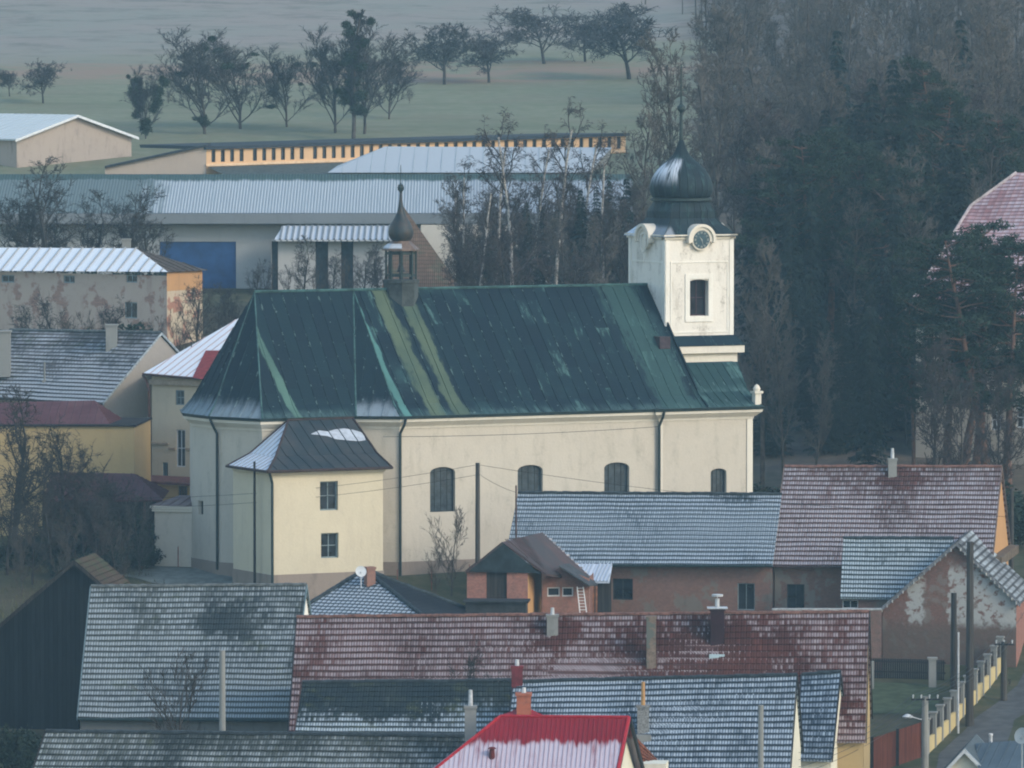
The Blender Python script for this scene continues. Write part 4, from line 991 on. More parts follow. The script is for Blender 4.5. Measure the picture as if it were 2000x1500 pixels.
def dish(m, c, r, nrm):
    nrm = nrm.normalized(); u = nrm.orthogonal().normalized(); w = nrm.cross(u); rings = [(0, -.12), (.5, -.08), (.85, -.02), (1, .03)]
    pts = [tuple(c + nrm * (-h * r * -1) + (u * math.cos(2*math.pi*k/16) + w * math.sin(2*math.pi*k/16)) * (q * r)) for q, h in rings for k in range(16)]
    m.quads(pts, [(q*16+k, q*16+(k+1) % 16, (q+1)*16+(k+1) % 16, (q+1)*16+k) for q in range(3) for k in range(16)])
    m.tube(c, c + nrm * r * .8 - Vector((0,0,r*.5)), .015, .015, 4)
dish(m, c, .32, Vector((.25, -.9, .3))); m.tube(c, c - Vector((0, 0, .9)), .03, .03, 5)
single('satellite_dish', m, M['frame_white'], c - Vector((0, 0, .9)), 'white satellite dish beside the brown chimney on the pyramid roof', 'satellite dish')

# small brick house with blackened gable
T = Thing('house', (U(1000,1180,373).x, 373, -4.4), 'small red brick house with blackened plank gable and yellow side wall', 'house')
gz = -4.6; Yg = 370; up = Vector((0,0,1))
A = U(912,1120,Yg); B = U(1031,1120,Yg); A2 = Vector((A.x, A.y, 0)); B2 = Vector((B.x, B.y - .2, 0)); m = MB()
o_ = px_op(A2, B2, (950,1116,990,1170)); ztop = U(970, 1113, Yg).z
wall(m, A2, B2, gz, ztop, [o_]); T.part('wall', m, M['brick'])
k = MB(); P = lambda s_, z, h: A2 + (B2 - A2).normalized() * s_ + Vector((0, h, z)); k.prism([P(o_[0], o_[2], .12), P(o_[1], o_[2], .12), P(o_[1], o_[3], .12), P(o_[0], o_[3], .12)], (0, .06, 0)); T.part('door', k, M['darkwood2'])
C2_ = U(1058, 1120, 376.5); m = MB(); wall(m, B2, Vector((C2_.x, C2_.y, 0)), gz, ztop); T.part('side_wall', m, M['orange'], label='yellow rendered side wall')
pk_ = U(981,1059,Yg-.3); e0 = U(908,1116,Yg-.3); e1 = U(1068,1120,Yg-.3)
m = MB(); m.prism([pk_, Vector((e0.x+.2, pk_.y, e0.z)), Vector((A.x+.5, pk_.y, ztop - .1)), Vector((B.x, pk_.y, ztop-.15)), Vector((e1.x-.4, pk_.y, e1.z))], (0, .2, 0)); T.part('gable_boards', m, plain('blackened_gable', (.016,.026,.03), .4, 2))
pr, er, kr = U(1060,1040,379), U(1164,1136,378.5), U(1095,1110,373)
bm_ = sheet('old_corrugated_roof', (.060,.052,.052), amt=.12, pitch=.3, rib=.16, base2=(.090,.052,.048), snow=(.28,.29,.31), rough=.7, seed=5)
m = MB(); facet(m, [e1, er, pr, pk_], 0, 1, .45, .06, .04); bk = e0 + pr - pk_; facet(m, [bk, e0, pk_, pr], 0, 1, .45)
slab(m, e1, er, pr, pk_); slab(m, bk, e0, pk_, pr); ro = T.part('roof', m, bm_)
m = MB(); v_ = (er - pr).normalized()
for t in range(11):
    c = lerp(pr, er, .08 + t * .083) + Vector((-.12, 0, .05)); m.box(c, .26, .3, .05 + .02 * (t % 3), .3 * (t % 2))
T.part('verge_tiles', m, plain('snowy_verge_tiles', (.40,.38,.38), .4, 5), ro)
m = MB(); A3, B3 = Vector((C2_.x + .02, C2_.y - 4.5, 0)), Vector((U(1150,1150,372.6).x, 372.6, 0))
A3 = Vector((U(1059,1150,372.2).x, 372.2, 0)); o2 = px_op(A3, B3, (1069,1147,1094,1165)); o3 = px_op(A3, B3, (1098,1147,1120,1165))
zt3 = U(1100, 1130, 372.4).z; wall(m, A3, B3, gz, zt3, [o2, o3]); m.poly([Vector((A3.x,A3.y,zt3)), Vector((B3.x,B3.y,zt3)), U(1093,1108,372.4)])
m.prism([Vector((B3.x,B3.y,gz)), Vector((B3.x + .3, 376.5, gz)), Vector((B3.x+.3,376.5,zt3)), Vector((B3.x,B3.y,zt3))], (.02,0,0)); w_ = T.part('wall', m, brick('dull_brick', (.19,.075,.05), (.26,.10,.07)))
for o in (o2, o3): window(T, A3, B3, o, M['frame_white'], M['glass'], (0, 0), .15, fw=.07, parent=w_)
k = MB(); q0, q1, q2, q3 = U(1092,1104,371.5), U(1112,1100,373.5), U(1167,1140,373.5), U(1150,1142,371.5)
k.prism([q0, q3, q2, q1], (0,0,-.1)); T.part('porch_roof', k, plain('dark_sheet', (.05,.055,.06), .3))
k = MB()
for i_ in range(5):
    c = U(1141 + i_ * 6, 1145, 374.5); k.box((c.x, c.y, gz), .1, .1, c.z - gz, .1)
T.part('plank_screen', k, plain('reddish_planks', (.20,.09,.05), .3, 4))
k = MB(); cz = U(1008, 1065, 376); k.tube(cz - up * 1.2, cz + up * .25, .05, .05, 5); k.path([cz + Vector((-.25,0,.1)), cz + Vector((.25,0,.1))], .03)
T.part('roof_aerial', k, M['metal'], ro)
# ladder
m = MB(); l0, l1, r0, r1 = U(1133,1200,371.2), U(1127,1146,371.9), U(1146,1200,371.2), U(1139,1146,371.9)
m.tube(l0, l1, .03, .03, 6, True); m.tube(r0, r1, .03, .03, 6, True)
for t in range(9): a_2 = (t + .5) / 9; m.tube(lerp(l0, l1, a_2), lerp(r0, r1, a_2), .02, .02, 5)
single('ladder', m, plain('aluminium', (.62,.62,.6), .1, 3, .5), (l0 + r0) / 2, 'pale aluminium ladder leaning on the small brick house', 'ladder')
# low wall / lean-to below the brick house
m = MB(); c = U(970, 1175, 367.5); m.box((c.x, c.y, -5.6), 3.4, 1.5, c.z + 5.6, R(-4)); m.box((c.x, c.y, c.z + .005), 3.7, 1.8, .1, R(-4))
single('woodshed', m, plain('dark_woodshed', (.025,.028,.03), .4, 2), (c.x, c.y, -5.6), 'low dark woodshed below the small brick house', 'shed')
# pale lean-to roof
T = Thing('shed', (U(1160,1150,385).x, 385, -3), 'small lean-to with pale snowy corrugated roof beside the brick house', 'shed')
m = MB(); p0, p1, p2, p3 = U(1150,1135,384.0), U(1190,1135,383.8), U(1196,1101,387.0), U(1120,1101,387.3); facet(m, [p0, p1, p2, p3], 0, 1, .22, .08, .04); slab(m, p0, p1, p2, p3)
T.part('roof', m, sheet('pale_corrugated', (.25,.28,.3), amt=1, pitch=.22, snow=(.55,.60,.66), streak=.2))
m = MB(); m.box((U(1172,1150,385.5).x, 385.7, -4.2), 1.3, 3.0, p0.z + 4.2 - .1, 0); T.part('wall', m, M['darkwood2'])

# longhouse
brk_p = plaster('crumbling_plaster', (.17,.145,.12), (.08,.065,.055), .6, patch=.62, under=(.13,.065,.05))
T = house('farmhouse', 'long farmhouse with blue grey snowy roof in front of the church nave', 'farmhouse', (984,1101), (1509,1103), (1012,963), (1527,966), 388, 9, 8.6,
          brk_p, tile('tile_longhouse', (.022,.036,.048), (.045,.06,.07), (.36,.42,.47), .76, seed=12, ext=(15.5, 5.6), row=.34,
          melts=[(13, 5.4, 3, .8, .2)]), capm=dk,
          ops=[((1196,1130,1236,1172), M['frame_dark'], M['glass'], (1, 0)), ((1440,1139,1474,1192), M['frame_blue'], M['glass'], (1, 0)), ((1538,1141,1571,1200), M['frame_dark'], M['glass'], (0,0), 0, 'door')] [:2], gutter=M['gutter'], oe=.6)
pt_ = MB(); 
TR = house('house', 'tall house with pinkish frosted tile roof and orange gable at the right', 'house', (1507,1104), (1936,1108), (1533,912), (1956,912), 386, 9, 10.8,
          plaster('crumbling_plaster_b', (.21,.175,.14), (.1,.08,.07), .5, patch=.45, under=(.14,.07,.05)), tile('tile_pink', (.075,.038,.034), (.105,.05,.043), (.36,.35,.37), .62, seed=13, ext=(12.5, 7.4), vgrad=.25,
          melts=[(7.0, 6.9, 1.5, 1.0, .6)]), capm=rr_, gable_m=M['orange'], barge=plain('weathered_barge', (.16,.12,.10), .4),
          ops=[((1537,1141,1571,1198), M['frame_dark'], M['glass'], (1, 0), 0, 'window')], oe=.6)
chimney(TR, TR.roof, 1743, 895, 934, .5, None, M['concrete'], pots=.6, label='short rendered chimney')
m = MB(); p0 = TR.KR
c0_ = TR.ER; w0 = TR.FR + TR.d * .05; z_ = TR.EL.z + .1
m.prism([w0 + Vector((0,0,0)) - Vector((0,0,w0.z)) + Vector((0,0,z_ + .0)), TR.KR - Vector((0,0,TR.KR.z)) + TR.d*.05 + Vector((0,0,z_)), TR.KR - Vector((0,0,TR.KR.z)) + TR.d*.05 + Vector((0,0,z_ + .5)), w0 - Vector((0,0,w0.z)) + Vector((0,0,z_ + .5))], TR.d * .6)
TR.part('eaves_canopy', m, plain('mossy_canopy', (.12,.09,.06), .4))
# front barn: wing + gable
T = house('barn_wing', 'low wing with snowy grey tile roof joined to the crumbling barn', 'barn', (1641,1167), (1850,1170), (1647,1051), (1862,1052), 380, 9, 7.0,
          brk_p, tile('tile_wing', (.03,.045,.052), (.055,.07,.07), (.40,.46,.48), .74, seed=14, ext=(6.5, 4.8), melts=[(2.6, 3.6, 1.2, .9, .35)]), capm=dk,
          ops=[((1645,1172,1676,1189), CREAM_FR, M['glass'], (1, 0))], og=.1)
bz = -6.0
TB = gable_front('barn', 'crumbling brick and plaster barn gable facing the lane at the right', 'barn', (1868,1058), (1712,1194), (1993,1178), 377, 9, 9.5, M['brick'],
    tile('tile_barn_dark', (.05,.048,.05), (.08,.075,.075), (.42,.48,.5), .45, seed=15), bz, barge=plain('snowy_verge', (.15,.155,.16), .45, 5))
# its gable skin: brick with white plaster patches
def barn_mat():
    s = Sh('patchy_plaster_brick', .92, .15); p = s.pos(); S = s.sep(p); n = s.noise(p, .9, 6, .65); n2 = s.noise(p, 3, 5)
    b_ = s.t.nodes.new('ShaderNodeTexBrick'); s.lk(s.comb(S[0], S[2]), b_.inputs[0]); b_.inputs['Scale'].default_value = 4.3
    b_.inputs['Color1'].default_value = (.13,.06,.045,1); b_.inputs['Color2'].default_value = (.18,.09,.07,1); b_.inputs['Mortar'].default_value = (.17,.14,.12,1)
    x0 = TB.P.x
    c = s.mix(s.ramp(n2, .4, .7, 0, .5), b_.outputs[0], (.10,.085,.07))
    zz_ = s.M('ADD', S[2], s.M('MULTIPLY', s.M('SUBTRACT', n, .5), 2.2)); xx = s.M('ADD', S[0], s.M('MULTIPLY', s.M('SUBTRACT', n2, .5), 1.3))
    band = s.M('MULTIPLY', s.ramp(zz_, -1.9, -1.3), s.ramp(zz_, 2.1, 1.2))
    pat = s.M('MAXIMUM', s.ramp(xx, x0 - .5, x0 - .3), s.M('MULTIPLY', s.ramp(xx, x0 - 2.9, x0 - 2.7), s.ramp(xx, x0 - 1.7, x0 - 1.9)))
    c = s.mix(s.ramp(n, .52, .6, 0, .75), c, (.17,.15,.13)); c = s.mix(s.M('MULTIPLY', s.M('MULTIPLY', band, pat), s.M('MULTIPLY', s.ramp(n2, .36, .5), s.ramp(n, .3, .36))), c, (.33,.33,.31))
    c = s.mix(s.ramp(s.M('ADD', S[2], s.M('MULTIPLY', n2, 1.5)), -.3, -1.4, 0, .6), c, (.085,.078,.066))
    return s.out(c, s.M('ADD', n, n2), .03)
m = MB(); g = lambda p, z: Vector((p.x, p.y, z)); o_ = -TB.b * .03
m.poly([g(TB.w0, bz) + o_, g(TB.w1, bz) + o_, TB.w1 + o_, TB.P + TB.b * .3 - up * .2 + o_, TB.w0 + o_]); TB.part('gable_wall', m, barn_mat())
m = MB()
for t in range(1, 15):
    for e, q in ((TB.E0, 0), (TB.E1, 1)):
        p = lerp(TB.P, e, t / 15); m.box(p - up * .3 - TB.b * .08, .07, .05, .16, t * .5)
TB.part('rafter_ends', m, plain('pale_rafter_ends', (.32,.32,.30), .3), TB.roof)
# wing wall between barn and long red roof
m = MB(); p0, p1 = U(1510, 1192, 375.2), U(1722, 1192, 374.6)
m.prism([Vector((p0.x,p0.y,-5.6)), Vector((p1.x,p1.y,-5.6)), p1, p0][::-1], (0,.35,0))
w_ = single('garden_wall', m, brick('old_wall_brick', (.13,.06,.045), (.18,.09,.07), stain=.7), (p0.x, p0.y, -5.6), 'old brick garden wall running to the crumbling barn', 'wall')
m = MB(); m.prism([p0 - Vector((.05,.06,-.002)), p1 - Vector((0,.06,-.002)), p1 + Vector((0,.42,.002)), p0 + Vector((-.05,.42,.002))], (0,0,.09))
c = m.build('coping', plain('pale_coping', (.36,.36,.34), .3, 6), w_, Vector((p0.x, p0.y, -5.6)))

# ================================================================== LEFT OF THE CHURCH
T = house('house', 'house with frosted grey tile roof and plain beige gable at the left edge', 'house', (-95,772), (200,788), (20,645), (315,650), 432, 40, 10.6,
          plaster('beige_wall', (.33,.29,.24), (.2,.18,.15), .3), tile('tile_left_house', (.06,.065,.07), (.10,.09,.085), (.40,.44,.47), .6, seed=16, ext=(13, 7), vgrad=.6, moss=.3, row=.36),
          barge=plain('tile_verge', (.28,.31,.31), .4, 6), capm=fr)
chimney(T, T.roof, 218, 633, 688, .72, None, M['concrete'], label='tall mossy concrete chimney')
chimney(T, T.roof, 6, 645, 715, .95, 431, M['concrete'], label='broad rendered chimney at the left edge')
c = U(87, 745, 428.5); k = MB(); k.tube(c - up, c + up * 1.3, .06, .06, 6, True); k.box(c - up, .3, .3, 1.1); T.part('vent_pipe', k, M['concrete'], T.roof)
# rectory
rc_w = plaster('rectory_plaster', (.50,.42,.30), (.32,.26,.2), .3)
T = Thing('rectory', (U(400,900,424).x, 424, 1), 'cream rectory with snow white metal roof and brown downpipe behind the apse', 'house')
e0, e1 = U(279,729,421), U(560,752,415.5); k0 = U(467,621,427.5); k1 = hit(600, 600, e0, (e1 - e0).cross(k0 - e0).normalized()); eb = U(300, 726, 431)
m = MB(); facet(m, [e0, e1, k1, k0], 0, 1, .55, .04, .05); facet(m, [eb, e0, k0], 0, 1); slab(m, e0, e1, k1, k0)
ro = T.part('roof', m, sheet('white_snow_metal', (.2,.08,.08), amt=1.0, pitch=.55, rib=.08, streak=.2, snow=(.66,.69,.71)))
m = MB(); nf = (e1 - e0).cross(k0 - e0).normalized()
if nf.z < 0: nf = -nf
pts = [hit(x, y, e0, nf) + nf * .03 for x, y in ((376,739),(400,743),(445,686),(402,686))]; m.prism(pts[::-1], nf * .03); T.part('roof_patch', m, plain('bare_red_metal', (.20,.03,.03), .2), ro)
d = (e1 - e0); d.z = 0; d.normalize(); n_ = Vector((d.y, -d.x, 0)); A = e0 + d * .35 - n_ * .5; A = Vector((A.x, A.y, 0)); B = Vector((e1.x, e1.y, 0)) - n_ * .5
rops = [px_op(A, B, (343,762,360,791)), px_op(A, B, (344,839,362,912)), px_op(A, B, (317,903,328,937))]
m = MB(); wall(m, A, B, 0, e0.z - .1, rops, .15); Bk = A + Vector((eb.x - e0.x + .2, eb.y - e0.y - .5, 0)); wall(m, Bk, A, 0, e0.z - .1); w_ = T.part('wall', m, rc_w)
for i_, o in enumerate(rops): window(T, A, B, o, M['frame_white'] if i_ == 1 else M['frame_blue'], M['glass2'], (1, 1 if i_ < 2 else 0), .15, fw=.07, muntin=.05, parent=w_)
m = MB(); P = lambda s_, z, h: A + d * s_ + n_ * h + Vector((0,0,z))
zc1, zc2, zc3 = U(330, 748, 421).z, U(300, 868, 421).z, U(330, 874, 421).z
Lr = 3.4
m.prism([P(-.05, zc1-.1, .25), P(8, zc1-.1, .25), P(8, zc1+.22, .3), P(-.05, zc1+.22, .3)][::-1], -n_ * .24)
m.prism([P(-.03, zc2, .08), P(1.3, zc2, .08), P(1.3, zc2+.14, .08), P(-.03, zc2+.14, .08)][::-1], -n_ * .075); 
for x0, x1 in ((1.3, rops[1][0] - .05), (rops[1][1] + .05, 8)): m.prism([P(x0, zc3-.1, .08), P(x1, zc3-.1, .08), P(x1, zc3+.04, .08), P(x0, zc3+.04, .08)][::-1], -n_ * .075)
T.part('string_course', m, plain('brownish_course', (.34,.27,.2), .2), w_)
m = MB(); q = e0 + Vector((0,0,-.1)); m.tube(e0 - Vector((0,.05,.05)), e1 - Vector((0,.05,.05)), .08, .08, 6); a_3 = U(291, 760, 420.6); m.path([q, q + d*.2 - up*.3, a_3, Vector((a_3.x, a_3.y, 1.5))], .09); T.part('downpipe', m, M['gutter_brown'])
m = MB(); c = U(374, 690, 424); m.tube(c - up, c + up * .75, .04, .04, 5, True); c = U(375, 693, 424); m.tube(c - up * .3, c + up*.12, .1, .1, 8, True); T.part('vent_pipe', m, M['iron'], ro)
# ground floor with red eaves band and lattice window
m = MB(); zb_ = U(330, 940, 419).z; c0_ = U(292,946,419.6); c1_ = U(372,948,417.6)
m.prism([Vector((c0_.x, c0_.y, zb_ - .2)), Vector((c1_.x, c1_.y, zb_ - .2)), Vector((c1_.x, c1_.y + 1.6, zb_ + .1)), Vector((c0_.x, c0_.y + 1.6, zb_ + .1))], (0,0,.16)); T.part('porch_roof', m, plain('red_brown_edge', (.12,.05,.045), .3))
m = MB(); Aa, Bb = Vector((c0_.x + .1, c0_.y + .3, 0)), Vector((c1_.x, c1_.y + .3, 0)); oo_ = px_op(Aa, Bb, (348,950,366,982)); wall(m, Aa, Bb, 0, zb_ - .2, [oo_], .15); w2 = T.part('porch_wall', m, M['yellow'])
window(T, Aa, Bb, oo_, M['gutter_brown'], M['glass'], (3, 6), .15, fw=.05, parent=w2, muntin=.04)
# yellow building
T = Thing('house', (U(100,900,414).x, 416, .5), 'yellow building with dull red roof behind the bare tree at the left', 'house')
a0, a1 = U(-80,833,412), U(262,833,411.2); gz = 0
m = MB(); m.prism([Vector((a0.x,a0.y,gz)), Vector((a1.x,a1.y,gz)), Vector((a1.x+.6,a1.y+8,gz)), Vector((a0.x+.6,a0.y+8,gz))], (0,0,a1.z-gz)); T.part('wall', m, M['yellow'])
m = MB(); m.prism([a0 + Vector((-.2,-.15,.002)), a1 + Vector((.12,-.15,.002)), a1 + Vector((.7,8,.002)), a0 + Vector((0,8,.002))], (0,0,.12)); T.part('eaves_edge', m, M['darkwood2'])
q0, q1, q2, q3 = U(-80,831,412.2), U(216,831,411.8), U(184,782,416), U(-80,787,416.4)
m = MB(); facet(m, [q0, q1, q2, q3], 0, 1, .5, .04, .04); q4 = Vector((q1.x + .5, q1.y + 6, q1.z)); facet(m, [q1, q4, q2], 0, 1, .5); T.part('roof', m, sheet('dull_red_sheet', (.085,.028,.03), amt=-.3, pitch=.5, base2=(.12,.05,.05), rough=.7))
# red roof shed with posts
T = Thing('shed', (U(220,980,405.5).x, 406, .8), 'open shed with dark red roof on posts left of the church', 'shed')
q0, q1, q2, q3 = U(85,976,403.6), U(318,976,403.2), U(262,925,407.5), U(100,922,408)
m = MB(); facet(m, [q0, q1, q2, q3], 0, 1, .5, .04, .04); q4 = Vector((q1.x, q1.y + 8, q1.z)); facet(m, [q1, q4, q2], 0, 1, .5); slab(m, q0, q1, q2, q3); T.part('roof', m, sheet('dark_red_sheet', (.075,.022,.024), amt=-.4, pitch=.5, base2=(.09,.035,.035), rough=.7, seed=3))
for px_ in (120, 200, 282, 308):
    c = U(px_, 978, 404); k = MB(); k.box((c.x, c.y, G(c.x, c.y) - .3), .16, .16, c.z - G(c.x, c.y) + .35); T.part('post', k, plain('brown_post_%d' % px_, (.12,.07,.05), .3))
k = MB(); c = U(200, 990, 409); k.box((c.x, c.y, .2), 7.5, .2, c.z + .8); T.part('back_wall', k, M['darkwood2'])

# white seamed roof house
T = Thing('house', (U(130,560,484).x, 484, 10), 'old beige house with snow white seamed metal roof and ochre end wall', 'house')
f0, f1, f2 = U(-120,528,487.7), U(328,531,476), U(406,528,480.8); k0, k1 = U(-120,483,490.5), U(266,485,480.5); kb = f2 + (f0 - f1)
m = MB(); facet(m, [f0, f1, k1, k0], 0, 1, .98, .10, .08); ro = T.part('roof', m, sheet('white_seamed_roof', (.06,.055,.05), amt=1.2, pitch=.98, rib=.05, streak=.1, snow=(.74,.77,.79), rough=.7), label='snow covered front slope with dark seams')
m = MB(); facet(m, [f1, f2, k1], 0, 1, .9, .06, .06); facet(m, [f2, kb, k0, k1], 0, 1, .9); T.part('roof', m, plain('brown_metal_roof', (.075,.058,.045), .3), label='bare brown hip slope')
m = MB(); ins = Vector((-.3, .35, 0)); g_ = 8.5; s0, s1, s2 = f0 + Vector((.2,.4,0)), f1 + Vector((-.1,.4,0)), f2 + Vector((-.4,-.1,0))
A, B = Vector((s0.x,s0.y,0)), Vector((s1.x,s1.y,0)); ow = [px_op(A, B, (246,537,268,552)), px_op(A, B, (124,538,146,553)), px_op(A, B, (2,537,28,552)), px_op(A, B, (243,590,268,622))]
wall(m, A, B, g_, f0.z, ow, .15); 
w_ = T.part('wall', m, plaster('old_beige_wall', (.42,.34,.28), (.25,.16,.13), .6, patch=.2, under=(.24,.15,.12)))
for o in ow: window(T, A, B, o, M['frame_blue'], M['glass'], (1, 0), .15, fw=.09, muntin=.07, parent=w_)
C = Vector((s2.x,s2.y,0)); zf = f1.z; zm = U(360, 563, 482).z
m = MB(); wall(m, B, C, g_, zm); T.part('end_wall', m, plaster('end_wall_cream', (.52,.43,.30), (.28,.2,.15), .6, patch=.35, under=(.3,.14,.09)))
m = MB(); wall(m, B - Vector((0,.03,0)), C - Vector((0,.03,0)), zm + .002, zf); T.part('end_wall_upper', m, M['orange'])
chimney(T, ro, 247, 466, 486, .62, 485, M['concrete'], label='short pale chimney')

# ================================================================== FARM SHEDS BEHIND
T = Thing('farm_shed', (U(760,480,526).x, 526, 12), 'long grey farm shed with striped snowy corrugated roof and blue sliding door', 'shed')
f0, f1 = U(-140,416,519), U(1235,416,519); t0, t1 = U(-140,340,529), U(1235,340,529)
def corr_mat():
    s = Sh('snow_striped_corrugated', .7, .25); S = s.sep(s.uv()); u, v = S[0], S[1]
    fu = s.M('FRACT', s.M('DIVIDE', u, .24)); st = s.ramp(s.M('ABSOLUTE', s.M('SUBTRACT', fu, .5)), .16, .34)
    n = s.noise(s.comb(u, 0.0), .18, 4, .6); n1 = s.noise(s.comb(s.M('MULTIPLY', u, 2), s.M('MULTIPLY', v, .15)), .8, 5)
    e = s.M('ADD', v, s.M('MULTIPLY', s.M('SUBTRACT', n, .5), 2.2)); e = s.M('ADD', e, s.M('MULTIPLY', s.M('SUBTRACT', n1, .5), 1.6))
    melt = s.M('MAXIMUM', s.ramp(e, 8.2, 9.1), s.ramp(s.M('ADD', s.M('MULTIPLY', n1, 7), u), 22.5, 20.0, 0, .75)); rgt = s.ramp(s.M('ADD', u, s.M('MULTIPLY', n1, 8)), 41, 50); 
    c = s.mix(s.M('MULTIPLY', st, .75), (.45,.49,.50), (.17,.21,.23)); c = s.mix(s.ramp(n1, .5, .75, 0, .5), c, (.28,.33,.35))
    c = s.mix(s.M('MULTIPLY', rgt, .6), c, (.24,.27,.30))
    c = s.mix(melt, c, (.045,.08,.07)); return s.out(c, st, .05)
m = MB(); facet(m, [f0, f1, t1, t0], 0, 1); b0, b1 = f0 + Vector((0,21,0)), f1 + Vector((0,21,0)); facet(m, [b1, b0, t0, t1], 0, 1); ro = T.part('roof', m, corr_mat())
wg = plaster('grey_shed_wall', (.36,.37,.36), (.26,.26,.25), .3); zc = U(700, 438, 519.6).z; gz = 10.5
A, B = Vector((f0.x, 520, 0)), Vector((f1.x, 520, 0)); od = px_op(A, B, (312,472,461,565)); 
m = MB(); wall(m, A, B, gz, f0.z, [od], .25); m.poly([Vector((f1.x,520,gz)), Vector((f1.x,540,gz)), Vector((f1.x,540,f0.z)), t1 - up*.1, Vector((f1.x,520,f0.z))]); w_ = T.part('wall', m, wg)
m = MB(); m.prism([A + Vector((od[0], .12, od[2])), A + Vector((od[1], .12, od[2])), A + Vector((od[1], .12, od[3])), A + Vector((od[0], .12, od[3]))], (0,.08,0)); T.part('sliding_door', m, plain('blue_painted_steel', (.018,.062,.17), .2, 1, .5), w_)
m = MB(); c0_, c1_ = U(-140,437,518.4), U(1235,437,518.4)
m.prism([c0_, c1_, c1_ + Vector((0,1.4,0)), c0_ + Vector((0,1.4,0))], (0,0,f0.z - c0_.z - .03)); T.part('fascia', m, plaster('grey_fascia', (.18,.20,.21), (.12,.13,.14), .4), ro)
m = MB(); c = U(275+110, 408+27, 518); 
# porch
m = MB(); p0, p1, p2, p3 = U(535,468,512), U(772,468,512), U(775,441,517.9), U(553,441,517.9); facet(m, [p0, p1, p2, p3], 0, 1, .47, .16, .08); slab(m, p0, p1, p2, p3)
T.part('porch_roof', m, sheet('ribbed_snowy_porch', (.12,.13,.13), amt=1.2, pitch=.47, rib=.22, streak=.25, snow=(.58,.60,.60), ribdark=.9), ro)
m = MB(); A, B = Vector((U(530,500,513).x, 513, 0)), Vector((U(768,500,513).x, 513, 0))
pp = [px_op(A, B, (530 + .5, 471, 543, 575)), px_op(A, B, (616,471,641,575)), px_op(A, B, (666,471,690,575))]
wall(m, A, B, gz, U(600,469,513).z, pp, .5); m.prism([A + Vector((0,.52,gz)), B + Vector((0,.52,gz)), B + Vector((0,.52,p0.z)), A + Vector((0,.52,p0.z))], (0,.1,0))
pw = T.part('porch_wall', m, plaster('porch_wall', (.44,.43,.40), (.3,.3,.28), .3))
for o in pp: window(T, A, B, o, M['frame_dark'], plain('dark_opening', (.03,.045,.055), .3), (0, 0), .45, parent=pw)
m = MB(); A = U(822,438,518.2); B = U(1010,438,518.2); m.prism([Vector((A.x,A.y,gz)), Vector((B.x,B.y,gz)), Vector((B.x,B.y,A.z-.05)), Vector((A.x,A.y,A.z-.05))][::-1], (0,.9,0)); T.part('plaster_bay', m, plaster('warm_white_bay', (.60,.55,.46), (.4,.35,.3), .4), w_)

# brown steep roof behind the ridge turret
T = Thing('house', (U(790,560,470).x, 472, 8), 'steep brown tiled pyramid roof directly behind the ridge turret', 'house')
ap = U(787,402,472); q = [U(738,592,466), U(922,592,466), U(915,588,478), U(742,588,478)]
m = MB()
for i_ in range(4): facet(m, [q[i_], q[(i_+1) % 4], ap], 0, 1)
ro = T.part('roof', m, tile('tile_brown_steep', (.11,.075,.055), (.15,.10,.07), (.3,.3,.28), -.1, seed=18, flat=True, moss=.45, mossc=(.09,.09,.06)))
m = MB(); c = [lerp(x, (q[0]+q[2])/2, .06) for x in q]
for i_ in range(4): a_4, b_4 = c[i_], c[(i_+1) % 4]; m.poly([Vector((a_4.x,a_4.y,7.5)), Vector((b_4.x,b_4.y,7.5)), b_4, a_4])
T.part('wall', m, wg)

# grey white roof and the crenellated cowshed
T = Thing('farm_shed', (U(900,320,565).x, 566, 15), 'low shed with plain grey white snowy roof in front of the ochre cowshed', 'shed')
f0, f1, t1, t0 = U(640,337,556), U(1150,337,556), U(1195,288,571), U(752,286,571)
m = MB(); facet(m, [f0, f1, t1, t0], 0, 1, 1.2, .05, .03); facet(m, [f1, f1 + Vector((2,30,0)), t1], 0, 1); facet(m, [f1 + Vector((2,30,0)), f0 + Vector((0,30,0)), t0, t1], 0, 1); facet(m, [f0 + Vector((0,30,0)), f0, t0], 0, 1)
T.part('roof', m, sheet('grey_white_roof', (.25,.3,.3), amt=.95, pitch=1.2, rib=.03, streak=.2, snow=(.40,.42,.42)))
m = MB(); m.prism([f0 + Vector((1,1,-5)), f1 + Vector((-1,1,-5)), f1 + Vector((-1,28,-5)), f0 + Vector((1,28,-5))], (0,0,4.95)); T.part('wall', m, wg)
T = Thing('cowshed', (U(800,310,590).x, 592, 17), 'long ochre cowshed with a row of dark upright windows under a black roof edge', 'farm building')
A0, B0 = U(403,320,583), U(1222,291,607); A, B = Vector((A0.x,A0.y,0)), Vector((B0.x,B0.y,0)); za, zb = A0.z, B0.z; zt = U(403,292,583).z
zlow = min(za, zb) - 3; ops = []
px_ = 411
skip = {6, 7, 13, 14}; i_ = 0
while px_ < 1212:
    i_ += 1
    o = px_op(A, B, (px_ + 2, 292, px_ + 10, 320)); o = (o[0], o[1], zt - 1.15, zt - .05, 0)
    ops.append(o); px_ += 18.3 if i_ not in (4, 10, 30) else 26
ow_m = plaster('ochre_shed_wall', (.62,.40,.22), (.45,.3,.2), .3)
m = MB(); wall(m, A, B, zlow, zt, [(a_5, b_5, c_5, zt - .06, 0) for a_5, b_5, c_5, d_5, _ in ops], .2); w_ = T.part('wall', m, ow_m)
for o in ops: window(T, A, B, (o[0], o[1], o[2], zt - .06), M['frame_dark'], M['glass'], (0, 0), .2, fw=.03, parent=w_)
d = (B - A).normalized(); n_ = Vector((d.y, -d.x, 0)); P = lambda s_, z, h: A + d * s_ + n_ * h + Vector((0,0,z)); Lc = (B - A).length
